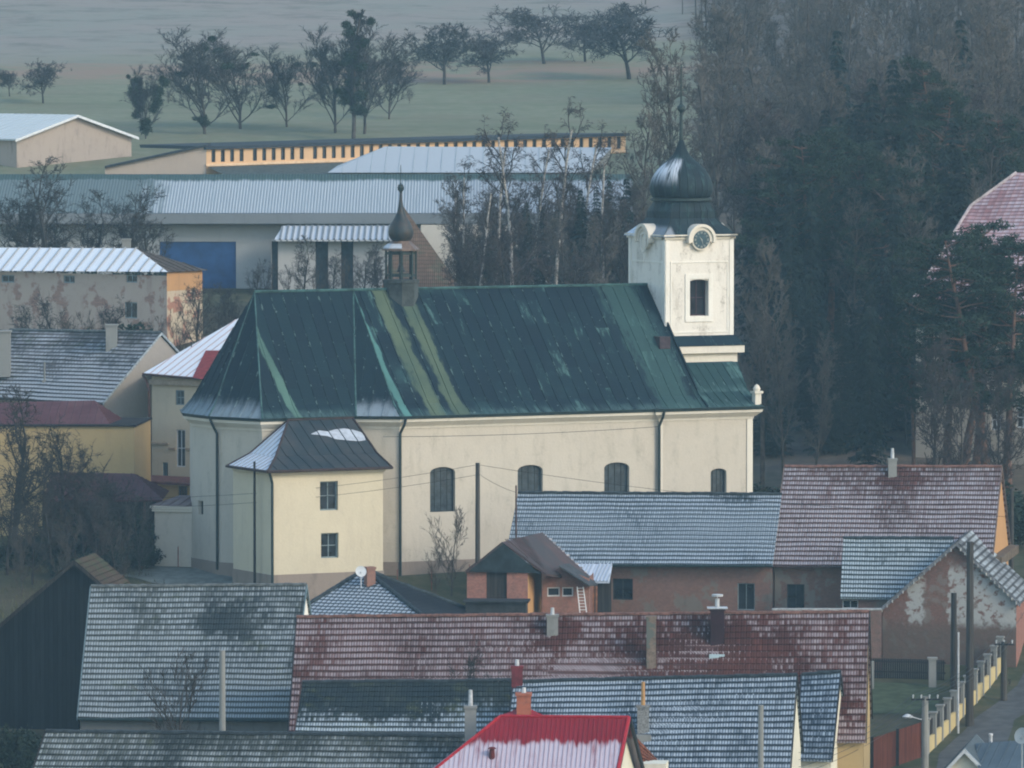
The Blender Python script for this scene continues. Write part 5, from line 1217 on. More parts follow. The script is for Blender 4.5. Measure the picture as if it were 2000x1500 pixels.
m = MB(); m.prism([P(-.2, zt + .002, .35), P(Lc + .3, zt + .002, .35), P(Lc + .3, zt + .28, .2), P(-.2, zt + .28, .2)][::-1], -n_ * 12); T.part('roof', m, plain('black_flat_roof', (.02,.026,.03), .3))
m = MB(); m.prism([P(-.1, zt - 1.5, .16), P(Lc, zt - 1.5, .16), P(Lc, zt - 1.3, .16), P(-.1, zt - 1.3, .16)][::-1], -n_ * .158); T.part('ledge', m, plain('ochre_ledge', (.66,.46,.28), .15), w_)
m = MB(); facet(m, [P(0, zt - 2.6, 5), P(14, zt - 2.9, 5), P(14, zt - 1.55, .17), P(0, zt - 1.55, .17)], 0, 1); T.part('lean_to_roof', m, plain('grey_green_felt', (.06,.075,.07), .3), w_)
m = MB(); g0 = A + Vector((0,0,zt + .25)); gl = U(205,331,583)
m.poly([g0 - n_ * 0 + Vector((-.02,0,-3.2)), g0 + Vector((-.02,0,0)), Vector((gl.x, gl.y, gl.z + .1)), Vector((gl.x, gl.y, gl.z - 2.2))][::-1]); T.part('gable_wall', m, plaster('beige_gable', (.42,.34,.27), (.3,.25,.2), .3))
m = MB(); m.prism([g0 + Vector((0,-.3,.0)), Vector((gl.x, gl.y - .3, gl.z + .1)), Vector((gl.x, gl.y + 8, gl.z + .1)), g0 + Vector((0,8,0))], (0,0,.2)); T.part('gable_roof', m, plain('black_flat_roof_b', (.03,.035,.035), .3))
for ch_ in T.o.children_recursive if hasattr(T.o, 'children_recursive') else []:
    for v_ in ch_.data.vertices:
        wx = v_.co.x + T.L.x - A.x
        if wx > 0: v_.co.z += .85 * wx / (B.x - A.x)
# big shed top left
T = gable_front('farm_shed', 'beige gabled hay shed with snow white roof in the top left corner', 'shed', (152,224), (30,272), (271,268), 600, -38, 26, plaster('beige_boards', (.36,.30,.25), (.16,.13,.11), .8),
    sheet('white_shed_roof', (.3,.34,.34), amt=1.1, pitch=1.1, rib=.04, streak=.15, snow=(.52,.55,.54)), 16, flat=1.1, barge=plain('pale_verge', (.6,.62,.62), .1), of=.5)
# mansion top right
T = Thing('villa', (U(1960,700,444).x, 446, 3), 'tall beige villa with pink tiled hipped roof behind the pine at the right edge', 'house')
f0, f1, t1, t0, th = U(1770,606,438), U(2150,622,432), U(2080,335,446), U(1985,337,447), U(1896,402,446)
mk = tile('tile_pink_villa', (.27,.13,.13), (.34,.18,.17), (.50,.42,.44), .55, seed=20, flat=True, col=.5, row=.36, ws=.45)
m = MB(); facet(m, [f0, f1, t1, t0, th], 0, 1); fb = f0 + Vector((1.5, 16, 0)); facet(m, [fb, f0, th], 0, 1); facet(m, [fb, th, t0], 0, 1); ro = T.part('roof', m, mk)
m = MB(); m.tube(th, t0, .12, .12, 6); m.tube(f0, th, .12, .12, 6); T.part('ridge_tiles', m, plain('pale_ridge', (.4,.34,.33), .3), ro)
A, B = Vector((f0.x + .7, 438.7, 0)), Vector((f1.x, 432.8, 0)); ow = [px_op(A, B, (1988,640,2012,690)), px_op(A, B, (1984,795,2010,836)), px_op(A, B, (1935,800,1955,840))]
m = MB(); wall(m, A, B, 1, f0.z + .3, ow, .2); wall(m, A + Vector((1,13,0)), A, 1, f0.z + .3); w_ = T.part('wall', m, plaster('villa_plaster', (.38,.33,.27), (.24,.2,.17), .4))
for o in ow: window(T, A, B, o, M['frame_white'], M['glass'], (1, 1), .2, fw=.1, muntin=.08, parent=w_)

# ================================================================== LANE AT THE RIGHT
road_m = plain('worn_asphalt', (.075,.075,.07), .25, 1.2, .9)
strip('road', road_m, [(gpx(1830,345).x, 345), (gpx(1838,352).x, 352), (gpx(1905,362).x, 362), (gpx(1990,372).x, 372), (gpx(2070,392).x, 392)],
      [(gpx(1985,345).x, 345), (gpx(1960,350).x, 350), (gpx(1985,362).x, 362), (gpx(2100,372).x, 372), (gpx(2180,392).x, 392)], .03, 'worn grey lane passing the fence at the right')
strip('path', plain('pale_gravel', (.15,.16,.14), .25, 1.5, .95), [(gp(215,1118).x, 396.5), (gp(300,1128).x, 394), (gp(470,1138).x, 392.2)], [(gp(250,1090).x, 401), (gp(410,1112).x, 398.2), (gp(520,1132).x, 395.6)], .04, 'pale gravel path curving round the apse')
# picket fence on yellow wall
T = Thing('garden_fence', gpx(1870, 366), 'yellow fence wall with pale posts and dark infill along the lane', 'fence')
fa, fb_ = gpx(1812, 352), gpx(1957, 376); NP = 11
m = MB(); dd = (Vector((fb_.x, fb_.y, 0)) - Vector((fa.x, fa.y, 0))); L_ = dd.length; dd.normalize(); nn = Vector((dd.y, -dd.x, 0))
for k in range(NP):
    p, q = lerp(fa, fb_, k / NP), lerp(fa, fb_, (k + 1) / NP); z0 = G(p.x, p.y) - .4; z1 = max(G(p.x, p.y), G(q.x, q.y)) + .75
    P = lambda v, z, h: Vector((v.x, v.y, z)) + nn * h
    m.prism([P(p, z0, .12), P(q, z0, .12), P(q, z1, .12), P(p, z1, .12)][::-1], -nn * .24)
T.part('wall_base', m, plaster('fence_yellow', (.50,.40,.20), (.3,.25,.15), .4))
for k in range(NP + 1):
    p = lerp(fa, fb_, k / NP); gz_ = G(p.x, p.y); j = MB(); j.box((p.x, p.y, gz_ - .4), .34, .34, 2.25, math.atan2(dd.y, dd.x)); j.box((p.x, p.y, gz_ + 1.852), .46, .46, .1, math.atan2(dd.y, dd.x))
    T.part('post', j, M['concrete'])
    if k < NP:
        q = lerp(fa, fb_, (k + 1) / NP); z1 = max(gz_, G(q.x, q.y)) + .78; j = MB(); ln = (Vector((q.x,q.y,0)) - Vector((p.x,p.y,0))).length
        for t in range(int(ln / .13)):
            c = lerp(p, q, (.28 + t * .13) / ln) if .28 + t * .13 < ln - .2 else None
            if c is not None: j.box((c.x, c.y, z1), .085, .03, .85, math.atan2(dd.y, dd.x))
        T.part('infill_panel', j, M['darkwood2'])
# red brown yard fence
T = Thing('board_fence', gpx(1750, 350), 'red brown board fence between the yellow gable and the lane', 'fence')
p0, p1 = gpx(1706, 346), gpx(1805, 351); m = MB()
pts = [lerp(p0, p1, t / 8) for t in range(9)]
for a_6, b_6 in zip(pts, pts[1:]):
    m.prism([Vector((a_6.x,a_6.y,G(a_6.x,a_6.y)-.5)), Vector((b_6.x,b_6.y,G(b_6.x,b_6.y)-.5)), Vector((b_6.x,b_6.y,G(b_6.x,b_6.y)+1.9)), Vector((a_6.x,a_6.y,G(a_6.x,a_6.y)+1.9))][::-1], (0,.08,0))
T.part('boards', m, wood('red_brown_boards', (.09,.03,.02), (.13,.045,.03), .16))
for t in (0, 4, 8):
    p = pts[t]; k = MB(); k.box((p.x, p.y - .1, G(p.x,p.y) - .5), .16, .12, 2.5); T.part('post', k, M['iron'])
# dark hedge fence and stone post in the farmyard
T = Thing('yard_fence', gpx(1770, 371), 'dark slatted yard fence with one pale stone pier on the lawn', 'fence')
p0, p1 = gpx(1704, 374), gpx(1850, 373.6); m = MB()
for t in range(34):
    p = lerp(p0, p1, t / 34); m.box((p.x, p.y, G(p.x,p.y) - .2), .10, .03, 1.35)
for z_ in (.35, .95): m.prism([p0 + Vector((0,.02,z_)), p1 + Vector((0,.02,z_)), p1 + Vector((0,.02,z_+.1)), p0 + Vector((0,.02,z_+.1))], (0,.05,0))
T.part('slats', m, M['iron'])
k = MB(); p = gpx(1824, 371.5); k.box((p.x,p.y,p.z-.3), .42, .42, 1.9); k.box((p.x,p.y,p.z+1.6), .56, .56, .12); T.part('stone_pier', k, M['concrete'])
k = MB(); p = gpx(1706, 371.0); k.box((p.x,p.y,p.z-.3), .2, .2, 1.9); T.part('post', k, M['concrete'])
strip('lawn', plain('short_green_grass', (.050,.066,.032), .3, 1.5, .95), [(gpx(1690,364).x, 364), (gpx(1690,373).x, 373)], [(gpx(1838,364).x, 364), (gpx(1836,372).x, 372)], .04, 'small green lawn behind the long red roofed house')
# dark roofs at the lower right corner
T = gable_front('house', 'grey roofed house with white verge at the bottom right corner', 'house', (1884,1462), (1810,1540), (1960,1540), 333, 9, 7, M['cream'], sheet('grey_corner_roof', (.09,.11,.12), amt=-.1, pitch=.4, seed=9), -7.4, flat=.5, barge=M['frame_white'])
k = MB(); c = U(1935, 1440, 337); k.tube(c - up * 1.2, c + up*.1, .09, .09, 8, True); k.tube(c + up*.1, c + up*.2, .13, .1, 8, True); T.part('vent_pipe', k, M['metal'], T.roof)
m = MB(); A, B, C_, D_ = U(1915,1530,330), U(2080,1530,329), U(2080,1440,336), U(1905,1452,336.5)
T = Thing('house', (A.x + 3, 334, -7.4), 'house with dark grey sheet roof cut by the bottom right corner', 'house')
facet(m, [A, B, C_, D_], 0, 1, .5); slab(m, A, B, C_, D_); T.part('roof', m, sheet('dark_corner_roof', (.06,.08,.09), amt=0, pitch=.5, seed=11)); k = MB(); k.box((A.x + 2.8, 334, -7.4), 3.6, 5, A.z + 7.3); T.part('wall', k, M['cream'])
m = MB(); c = U(1996, 1437, 326); dish(m, c, .42, Vector((-.5, -.8, .3))); m.tube(c, c - up * 5, .04, .04, 5)
single('satellite_dish', m, plain('grey_dish', (.3,.33,.33), .1), c - up * 5, 'grey satellite dish on a mast at the right edge', 'satellite dish')

# ================================================================== POLES, WIRES
def pole(px, pyt, pyb, Y, r, mat, label, extra=None, name='utility_pole', group=None):
    t = U(px, pyt, Y); T = Thing(name, (t.x, t.y, G(t.x, t.y) - .3), label, 'pole', group)
    g_ = G(t.x, t.y) - .5 if pyb is None else U(px, pyb, Y).z
    m = MB(); m.tube((t.x, t.y, min(g_, G(t.x, t.y) - .5)), t, r * 1.25, r, 10, True); T.part('shaft', m, mat); T.t = t; return T
def insul(T, arm, n, side=.0):
    c = T.t + Vector((0, -.12, -.15)); k = MB(); k.box(c - up * .05 - Vector((0,0,0)), arm * 2, .08, .09, 0); ca = T.part('cross_arm', k, M['iron'])
    for i_ in range(n):
        x = -arm + .1 + (2 * arm - .2) * i_ / (n - 1); j = MB(); j.tube(c + Vector((x,0,.05)), c + Vector((x,0,.25)), .03, .05, 6, True); T.part('insulator', j, M['frame_white'], ca)
p1_ = pole(933, 904, 1095, 388, .13, M['pole_wood'], 'dark wooden pole standing in front of the nave wall')
p2_ = pole(497, 901, 1135, 389, .07, M['iron'], 'thin dark metal pole in front of the vestry annex')
p3_ = pole(1008, 948, 1010, 388, .05, M['gutter_brown'], 'short rusty pipe pole at the left end of the farmhouse roof')
p4_ = pole(434, 1270, 1440, 330, .15, M['concrete'], 'short grey concrete pole in front of the large frosted roof')
p5_ = pole(1486, 1377, 1560, 312, .13, M['concrete'], 'grey concrete pole in front of the snow dusted roof and cream gable')
p6_ = pole(1895, 1058, None, 360.5, .19, M['pole_wood'], 'tall thick dark pole in front of the crumbling barn gable')
p7_ = pole(1863, 1158, None, 361.5, .16, M['pole_wood'], 'shorter dark pole left of the thick pole by the barn')
p8_ = pole(1872, 1235, None, 358.5, .05, M['metal'], 'thin white pipe pole between the two dark poles')
p9_ = pole(1807, 1360, None, 347, .17, M['concrete'], 'concrete lane pole with cross arm and street lamp')
insul(p9_, .75, 4)
m = MB(); c = U(1800, 1402, 346.8); m.tube(c + Vector((0,0,-.1)), c + Vector((-.5,-.1,.05)), .03, .03, 5); arm_o = p9_.part('lamp_arm', m, M['metal'])
m = MB(); m.lathe(c + Vector((-.75,-.1,0)), [(0, c.z), (.26, c.z + .02), (.3, c.z + .08), (.12, c.z + .2), (0, c.z + .22)], 12); p9_.part('lamp_head', m, M['frame_white'], arm_o)
p10 = pole(1961, 1253, None, 368, .16, M['pole_wood'], 'wooden pole with insulators at the far end of the lane fence'); insul(p10, .55, 3)
p11 = pole(1976, 955, None, 398, .12, M['pole_wood'], 'dark pole right of the orange gable')
p12 = pole(1487, 790, 965, 425, .07, M['barkgrey'], 'slim leaning pale pole behind the right corner of the nave')
def wire(a, b, sag, label, r=.014, grp='overhead wires over the village'):
    m = MB(); N = 14; pts = [lerp(a, b, t / N) - up * (sag * 4 * (t / N) * (1 - t / N)) for t in range(N + 1)]; m.path(pts, r, 4, False)
    single('overhead_wire', m, M['iron'], a, label, 'wire', grp)
t1 = p1_.t
for dz, sg, (ex, ey, eY) in ((0, 1.0, (-60, 962, 392)), (-.6, .9, (-60, 985, 392))): wire(t1 + Vector((0,-.15,dz - .1)), U(ex, ey, eY), sg, 'dark wire from the wooden nave pole towards the left edge')
for dz, (ex, ey, eY) in ((0, (1990, 1010, 383)), (-.5, (1009, 962, 387.9))): wire(t1 + Vector((0,-.15,dz - .1)), U(ex, ey, eY), .5 if dz == 0 else .12, 'dark wire from the wooden nave pole towards the right')
wire(U(748, 853, 391), U(1290, 833, 397), .15, 'dark cable sagging along the upper nave wall', .02)
for i_ in range(4):
    x = -.65 + .43 * i_; a_7 = p9_.t + Vector((x, -.12, .1)); wire(a_7, p10.t + Vector((-.45 + .3 * i_, -.12, .1)), .5, 'wire running along the lane fence between two poles', .012, 'lane wires')
    wire(a_7, U(1560, 1470 + i_ * 14, 322), .5, 'wire from the lane pole down to the row of gables', .012, 'lane wires')
wire(p10.t + Vector((0,0,.1)), U(2060, 1090, 378), .3, 'wire leaving the far lane pole to the right', .012, 'lane wires')
# rusty fence stakes by the church
for i_, (px_, py_) in enumerate(((348,1094),(277,1100),(420,1104),(560,1122),(631,1128),(776,1140),(843,1140),(917,1130))):
    c = gp(px_, py_ + 14); m = MB(); m.tube((c.x, c.y, G(c.x,c.y) - .2), (c.x, c.y, G(c.x,c.y) + 1.25), .03, .03, 6, True)
    single('fence_stake', m, plain('rusty_stake', (.22,.07,.05), .3) if i_ == 0 else bpy.data.materials['rusty_stake'], (c.x, c.y, G(c.x,c.y)), 'thin rusty fence stake in the grass below the church wall', 'stake', 'rusty stakes round the church')

# ================================================================== TREES
def rdir(rnd): 
    while True:
        v = Vector((rnd.uniform(-1,1), rnd.uniform(-1,1), rnd.uniform(-1,1)))
        if .05 < v.length < 1: return v.normalized()
def bare_tree(seed, H=10, trunk=.3, spread=.9, r0=.16, kids=(8, 5, 5, 4), lens=(.48, .5, .5, .5), trop=.15, droop=0.0, twig=.012, wig=.25, ang=(35, 65), fork=1, lvl_end=4):
    rnd = random.Random(seed); mt, mc = MB(), MB()
    def limb(p, d, ln, r, lvl):
        mb = mt if lvl <= 0 else mc; n = (7, 4, 3, 2, 1)[lvl]; sides = (8, 4, 3, 3, 3)[lvl]; pts = [(p, d, r)]
        for k in range(n):
            tr = trop if lvl < 3 else trop * .5 - droop
            if lvl: d = (d + rdir(rnd) * wig + Vector((0, 0, tr))).normalized()
            else: d = (d + rdir(rnd) * .07).normalized()
            q = p + d * (ln / n); r2 = max(twig * .7, r * (1 - (.65 if lvl else .75) / n)) if lvl < 4 else twig * .6
            mb.tube(p, q, r, r2, sides); p, r = q, r2; pts.append((p, d, r))
        if lvl >= lvl_end: return
        nk = kids[min(lvl, len(kids) - 1)]
        for k in range(nk):
            t = (trunk + (1 - trunk) * (k + rnd.random()) / nk) if lvl == 0 else rnd.uniform(.2, 1)
            i = min(n - 1, int(t * n)); f = t * n - i; a, b = pts[i], pts[i + 1]; pp = lerp(a[0], b[0], min(1, f)); dd_ = b[1]
            side = dd_.cross(rdir(rnd)).normalized(); an = R(rnd.uniform(*ang)); nd = (dd_ * math.cos(an) + side * math.sin(an)).normalized()
            l2 = ln * lens[min(lvl, 3)] * rnd.uniform(.7, 1.2) * (spread if lvl == 0 else 1) * (1.15 - .55 * t if lvl == 0 else 1)
            limb(pp, nd, l2, max(twig, min(a[2] * .6, r0 * .5 ** (lvl + 1) * 1.1)), lvl + 1)
    limb(Vector((0, 0, -.4)), Vector((0, 0, 1)), H, r0, 0)
    return mt, mc
def blades(mb, c, r, n, ln, rnd, w=.05, flat=1.0):
    for _ in range(n):
        v = rdir(rnd); v.z *= flat; p = c + v * (r * rnd.random() ** .5); q = rdir(rnd) * ln; s_ = q.cross(rdir(rnd)).normalized() * w
        i = len(mb.v); mb.v += [tuple(p - s_), tuple(p + s_), tuple(p + q)]; mb.f.append((i, i+1, i+2)); mb.uv += [(0,0)] * 3
def spruce(seed, H=18, Rb=3.2, dens=1.0, base=.08):
    rnd = random.Random(seed); mt, mc = MB(), MB(); mt.tube((0,0,-.5), (0,0,H), .22, .02, 8)
    z = H * base
    while z < H - .2:
        t = (z / H - base) / (1 - base); L_ = Rb * (1 - t) ** .85 * rnd.uniform(.8, 1.1) + .15; nb = int(7 * dens) + 2
        for k in range(nb):
            a = rnd.uniform(0, 6.283); dr = Vector((math.cos(a), math.sin(a), rnd.uniform(-.35, -.05))); l = L_ * rnd.uniform(.65, 1.1); c = Vector((0, 0, z)); e = c + dr * l
            mc.tube(c, e, .03, .01, 3)
            nn_ = int(l * 7 * dens) + 3
            for j in range(nn_):
                u = (j + rnd.random()) / nn_; p = c + dr * (l * u); s_ = Vector((-dr.y, dr.x, 0)) * (rnd.choice((-1, 1)) * (.25 + .55 * (1 - u)) * min(1, l)) + Vector((dr.x * .3, dr.y * .3, -rnd.uniform(.1, .5)))
                w_ = dr * .11; i = len(mc.v); mc.v += [tuple(p - w_), tuple(p + w_), tuple(p + s_)]; mc.f.append((i, i+1, i+2)); mc.uv += [(0,0)] * 3
        z += rnd.uniform(.28, .5) / dens ** .5
    return mt, mc
def pine(seed, H=16, crown=.55, spread=4.0, n=34, tuft=34, lean=0):
    rnd = random.Random(seed); mt, mc, ml = MB(), MB(), MB(); p = Vector((0,0,-.4)); d = Vector((lean, 0, 1)).normalized(); pts = [p]
    for k in range(8): 
        d = (d + rdir(rnd) * .08).normalized(); q = p + d * (H / 8); mt.tube(p, q, .28 * (1 - k / 8) + .04, .28 * (1 - (k + 1) / 8) + .04, 8); p = q; pts.append(p)
    for k in range(n):
        t = 1 - crown + crown * (k + rnd.random()) / n; i = min(7, int(t * 8)); b = lerp(pts[i], pts[i+1], t * 8 - i); a = rnd.uniform(0, 6.283)
        env = math.sin(math.pi * min(1, max(.12, (t - (1 - crown)) / crown * .85 + .12))) ; l = spread * (.35 + .65 * env) * rnd.uniform(.6, 1.1)
        dr = Vector((math.cos(a), math.sin(a), rnd.uniform(-.1, .35))).normalized(); q = b
        for s_ in range(4):
            dr = (dr + rdir(rnd) * .2).normalized(); e = q + dr * (l / 4); mt.tube(q, e, .06 * (1 - s_/4) + .015, .06 * (1 - (s_+1)/4) + .012, 4); q = e
            if s_ >= 1:
                for _ in range(3 if s_ > 1 else 2):
                    o_ = q + Vector((rnd.uniform(-.6,.6), rnd.uniform(-.6,.6), rnd.uniform(-.1,.35))); mt.tube(q, o_, .015, .01, 3); blades(ml, o_, .42, tuft, .26, rnd, .045, .55)
    return mt, ml
def shrub(seed, r=1.2, h=1.8, n=2600, ln=.16):
    rnd = random.Random(seed); mt, mc = MB(), MB()
    for k in range(14):
        a = rnd.uniform(0, 6.283); e = Vector((math.cos(a) * r * rnd.uniform(.2,.8), math.sin(a) * r * rnd.uniform(.2,.8), h * rnd.uniform(.6, 1))); mt.tube((0,0,-.2), e, .03, .01, 4)
        blades(mc, e * rnd.uniform(.6,1), r * .5, n // 14, ln, rnd, .06, .9)
    return mt, mc
def plant_src(name, mt, mc, mat_t, mat_c, smooth=True):
    """source meshes of a tree kind, linked by the first tree that uses them"""
    a = bpy.data.meshes.new('trunk'); a.from_pydata(mt.v, [], mt.f); a.materials.append(mat_t); a.polygons.foreach_set('use_smooth', [True] * len(a.polygons))
    b = bpy.data.meshes.new('crown'); b.from_pydata(mc.v, [], mc.f); b.materials.append(mat_c)
    return (name, a, b)
SRC = {}
def src(key, *args):
    SRC[key] = plant_src(*args)
for k in range(4): src('orch%d' % k, 'fruit_tree', *bare_tree(10 + k, 5.6, .32, 1.25, .17, (11, 7, 6, 6), (.62, .55, .5, .5), .10, twig=.03, ang=(30,75)), M['barkdark'], M['twigorch'])
for k in range(5): src('wood%d' % k, 'bare_tree', *bare_tree(30 + k, 17, .30, .62, .20, (19, 7, 6, 5), (.42, .42, .42, .45), .22, twig=.024, ang=(25, 60)), M['barkgrey'], M['barkbrown'])
for k in range(3): src('dense%d' % k, 'bare_tree', *bare_tree(50 + k, 15, .12, .75, .18, (20, 8, 6, 5), (.44, .42, .42, .45), .2, twig=.024, ang=(25, 65)), M['barkgrey'], M['barkred'])
for k in range(3): src('birch%d' % k, 'birch_tree', *bare_tree(60 + k, 15, .25, .55, .15, (15, 6, 6, 4), (.36, .42, .45, .6), .2, droop=.45, twig=.013, ang=(20, 50)), M['birch'], M['barkred'])
for k in range(3): src('garden%d' % k, 'bare_tree', *bare_tree(70 + k, 8, .22, 1.0, .18, (11, 6, 6, 5), (.5, .5, .5, .5), .16, twig=.016, ang=(30, 65)), M['barkdark'], M['barkdark'])
for k in range(3): src('spruce%d' % k, 'spruce_tree', *spruce(80 + k, 18, 3.0, 1.0, .05), M['barkgrey'], M['needle'])
for k in range(3): src('pine%d' % k, 'pine_tree', *pine(90 + k, 17, .6, 3.9, n=52, tuft=34), plain('pine_bark%d' % k, (.11,.062,.045), .3), M['needle2'])
for k in range(3): src('bush%d' % k, 'bush', *shrub(100 + k), M['barkdark'], M['ivy'])
src('poplar', 'bare_tree', *bare_tree(66, 16, .16, .42, .22, (28, 8, 7, 5), (.34, .45, .42, .42), .3, twig=.03, ang=(20, 50)), M['barkgrey'], M['twigorch'])
src('fan', 'bare_tree', *bare_tree(68, 14, .07, 1.15, .2, (17, 7, 6, 6), (.55, .45, .45, .5), .26, twig=.03, ang=(20, 48)), M['barkgrey'], M['twigorch'])
src('twiggy', 'bare_shrub', *bare_tree(75, 4.5, .05, .8, .05, (12, 5, 4, 3), (.6, .5, .5, .5), .3, twig=.010, ang=(15, 40)), M['barkgrey'], M['barkgrey'])
mis_me = None
def mistle_mesh(seed):
    m = MB(); rnd = random.Random(seed); blades(m, Vector(), .55, 420, .34, rnd, .04)
    me = bpy.data.meshes.new('mistletoe_ball'); me.from_pydata(m.v, [], m.f); me.materials.append(M['mistle']); return me
from mathutils import kdtree
KD = {}
def snap(key, me, q):
    if key not in KD:
        vs = me.vertices; step = 3; k_ = kdtree.KDTree(len(vs) // step + 1)
        for i in range(0, len(vs), step): k_.insert(vs[i].co, i)
        k_.balance(); KD[key] = k_
    return KD[key].find(q)[0]
MIS = [mistle_mesh(3), mistle_mesh(4)]
rt = random.Random(99)
def tree(key, x, y, h, label, group=None, cat='tree', base=None, sx=1.0, rz=None, mis=(), z=None, zoff=0.0):
    nm, a, b = SRC[key]; H0 = max(v.co.z for v in b.vertices); z = G(x, y) if z is None else z
    T = bpy.data.objects.new(nm, None); COL.objects.link(T); T.location = (x, y, z - .1 + zoff); s_ = h / H0; T.scale = (s_ * sx, s_ * sx, s_); T.rotation_euler = (0, 0, rt.uniform(0, 6.28) if rz is None else rz)
    tag(T, label, cat, group)
    for n_, me in (('stems' if 'bush' in nm or 'shrub' in nm else 'trunk', a), ('crown' if 'tree' in nm else 'foliage', b)):
        o = bpy.data.objects.new(n_, me); COL.objects.link(o); o.parent = T
    for (mx, my, my_, r_) in mis:       # world positions of mistletoe, kept as children
        p = U(mx, my, y + my_); o = bpy.data.objects.new('mistletoe', rt.choice(MIS)); COL.objects.link(o); o.parent = T
        q = p - Vector(T.location); c_, s2 = math.cos(-T.rotation_euler.z), math.sin(-T.rotation_euler.z); q = Vector((q.x * c_ - q.y * s2, q.x * s2 + q.y * c_, q.z))
        o.location = snap(key, b, Vector((q.x / T.scale.x, q.y / T.scale.y, q.z / T.scale.z))); r_ = r_ * .85; o.scale = (r_ / T.scale.x, r_ / T.scale.y, r_ / T.scale.z); o.rotation_euler = (rt.uniform(0,6), rt.uniform(0,6), 0)
    return T
def treepx(key, px, pyb, pyt, label, Y=None, **kw):
    """tree whose foot stands at pixel (px, pyb) on the ground, or at depth Y"""
    p = gp(px, pyb) if Y is None else gpx(px, Y); top = U(px, pyt, p.y).z
    return tree(key, p.x, p.y, top - p.z, label, **kw)
# orchard on the meadow
for i_, (px_, pb, pt, sx) in enumerate(((868,165,45,1.0), (955,162,58,1.15), (1063,126,8,1.1), (1143,120,12,1.0), (1229,155,5,1.1))):
    treepx('orch%d' % (i_ % 4), px_, pb, pt - 6, ['fruit tree on the meadow, first from the left', 'round crowned fruit tree on the meadow, second from the left', 'tall fruit tree by the tan bank above the meadow', 'slim fruit tree at the tan bank, fourth from the left', 'fruit tree just left of the tower spire'][i_], group='fruit trees on the hillside meadow', sx=sx * 1.45)
# mistletoe trees
treepx('fan', 285, 285, 120, 'slim dead tree choked with dark mistletoe right of the hay shed', Y=618, sx=1.1, rz=.4, mis=[(262,160,0,1.3),(258,180,0,1.6),(268,198,0,1.3),(272,212,0,.9),(318,165,0,1.1),(320,185,0,1.5),(312,198,0,1.2),(322,150,0,.8),(298,215,0,1.1),(248,240,0,.9),(282,255,0,1.3),(290,240,0,1.1),(235,130,0,.5)])
treepx('fan', 400, 290, 45, 'tall bare tree with scattered mistletoe balls above the cowshed', Y=622, sx=1.75, mis=[(403,88,0,1.1),(452,50,0,.9),(420,52,0,.8),(465,85,0,.9),(355,143,0,1.1),(366,175,0,1.0),(480,120,0,1.2),(500,122,0,.7),(395,235,0,1.2),(378,240,0,.8),(410,225,0,.8)])
treepx('fan', 470, 290, 50, 'bare tree beside the mistletoe tree above the cowshed', Y=628, sx=1.7, mis=[(555,212,0,.8),(566,92,0,.6),(480,130,0,.9)])
treepx('fan', 560, 288, 80, 'thin bare tree between the two mistletoe laden trees', Y=630, sx=1.6, mis=[(597,130,0,.8),(622,128,0,.9),(590,165,0,.6)])
treepx('fan', 712, 285, 30, 'broad bare tree just behind the tall mistletoe tree', Y=622, sx=1.6)
treepx('fan', 655, 285, 40, 'bare tree on the left side of the tall mistletoe tree', Y=624, sx=1.5)
treepx('poplar', 690, 285, 15, 'tall dense dark tree full of mistletoe above the cowshed', Y=616, sx=1.3, mis=[(675,22,0,.9),(652,35,0,1.1),(700,32,0,.8),(690,62,0,1.4),(700,85,0,1.5),(682,110,0,1.6),(705,130,0,1.3),(664,120,0,1.1),(690,160,0,1.6),(672,185,0,1.4),(712,180,0,1.5),(722,205,0,1.2),(660,212,0,1.1),(698,212,0,1.3),(735,70,0,.8),(742,40,0,.9),(775,45,0,.6),(650,170,0,.8),(738,240,0,.9)])
treepx('fan', 760, 285, 80, 'light bare tree right of the tall mistletoe tree', Y=640, sx=1.5, mis=[(775,120,0,.6)])
treepx('orch1', 85, 215, 110, 'round bare tree behind the hay shed in the top left', Y=660, sx=1.3)
treepx('orch2', 20, 215, 130, 'bare tree cut by the left edge behind the hay shed', Y=668, sx=1.2)
for i_, (px_, Y_, t_) in enumerate(((330,660,150),(520,655,140),(620,670,120),(140,700,130),(800,660,170),(230,690,160))): treepx('twiggy', px_, 0, t_, 'sparse bare shrub on the hillside behind the mistletoe trees', Y=Y_, group='sparse hillside shrubs', cat='shrub', sx=1.4)
# trees in front of the corrugated shed, left
for i_, (px_, Y_, t_, k_) in enumerate(((105,500,300,'garden0'),(30,503,350,'garden1'),(245,505,345,'garden2'),(180,508,365,'garden0'),(290,502,400,'garden1'),(60,495,380,'garden2'))):
    treepx(k_, px_, 0, t_, ['spreading bare tree in front of the shed roof, above the white seamed roof', 'bare tree at the left edge before the shed roof', 'bare tree left of the blue door', 'bare tree in the middle of the group before the shed roof', 'low bare tree touching the shed fascia', 'low twiggy tree left above the white seamed roof'][i_], Y=Y_, group='bare trees before the corrugated shed', sx=1.25)
m = MB(); 
for i_, (px_, Y_, h_) in enumerate(((20,492,2.6),(70,493,2.4),(130,494,2.7),(190,493,2.5),(300,494,2.8),(340,492,2.2),(250,495,2.4))):
    p = gpx(px_, Y_); tree('bush%d' % (i_ % 3), p.x, p.y, h_ + 1.2, 'dark evergreen hedge bush behind the white seamed roof', group='dark hedge behind the white roof', cat='bush', sx=1.2)
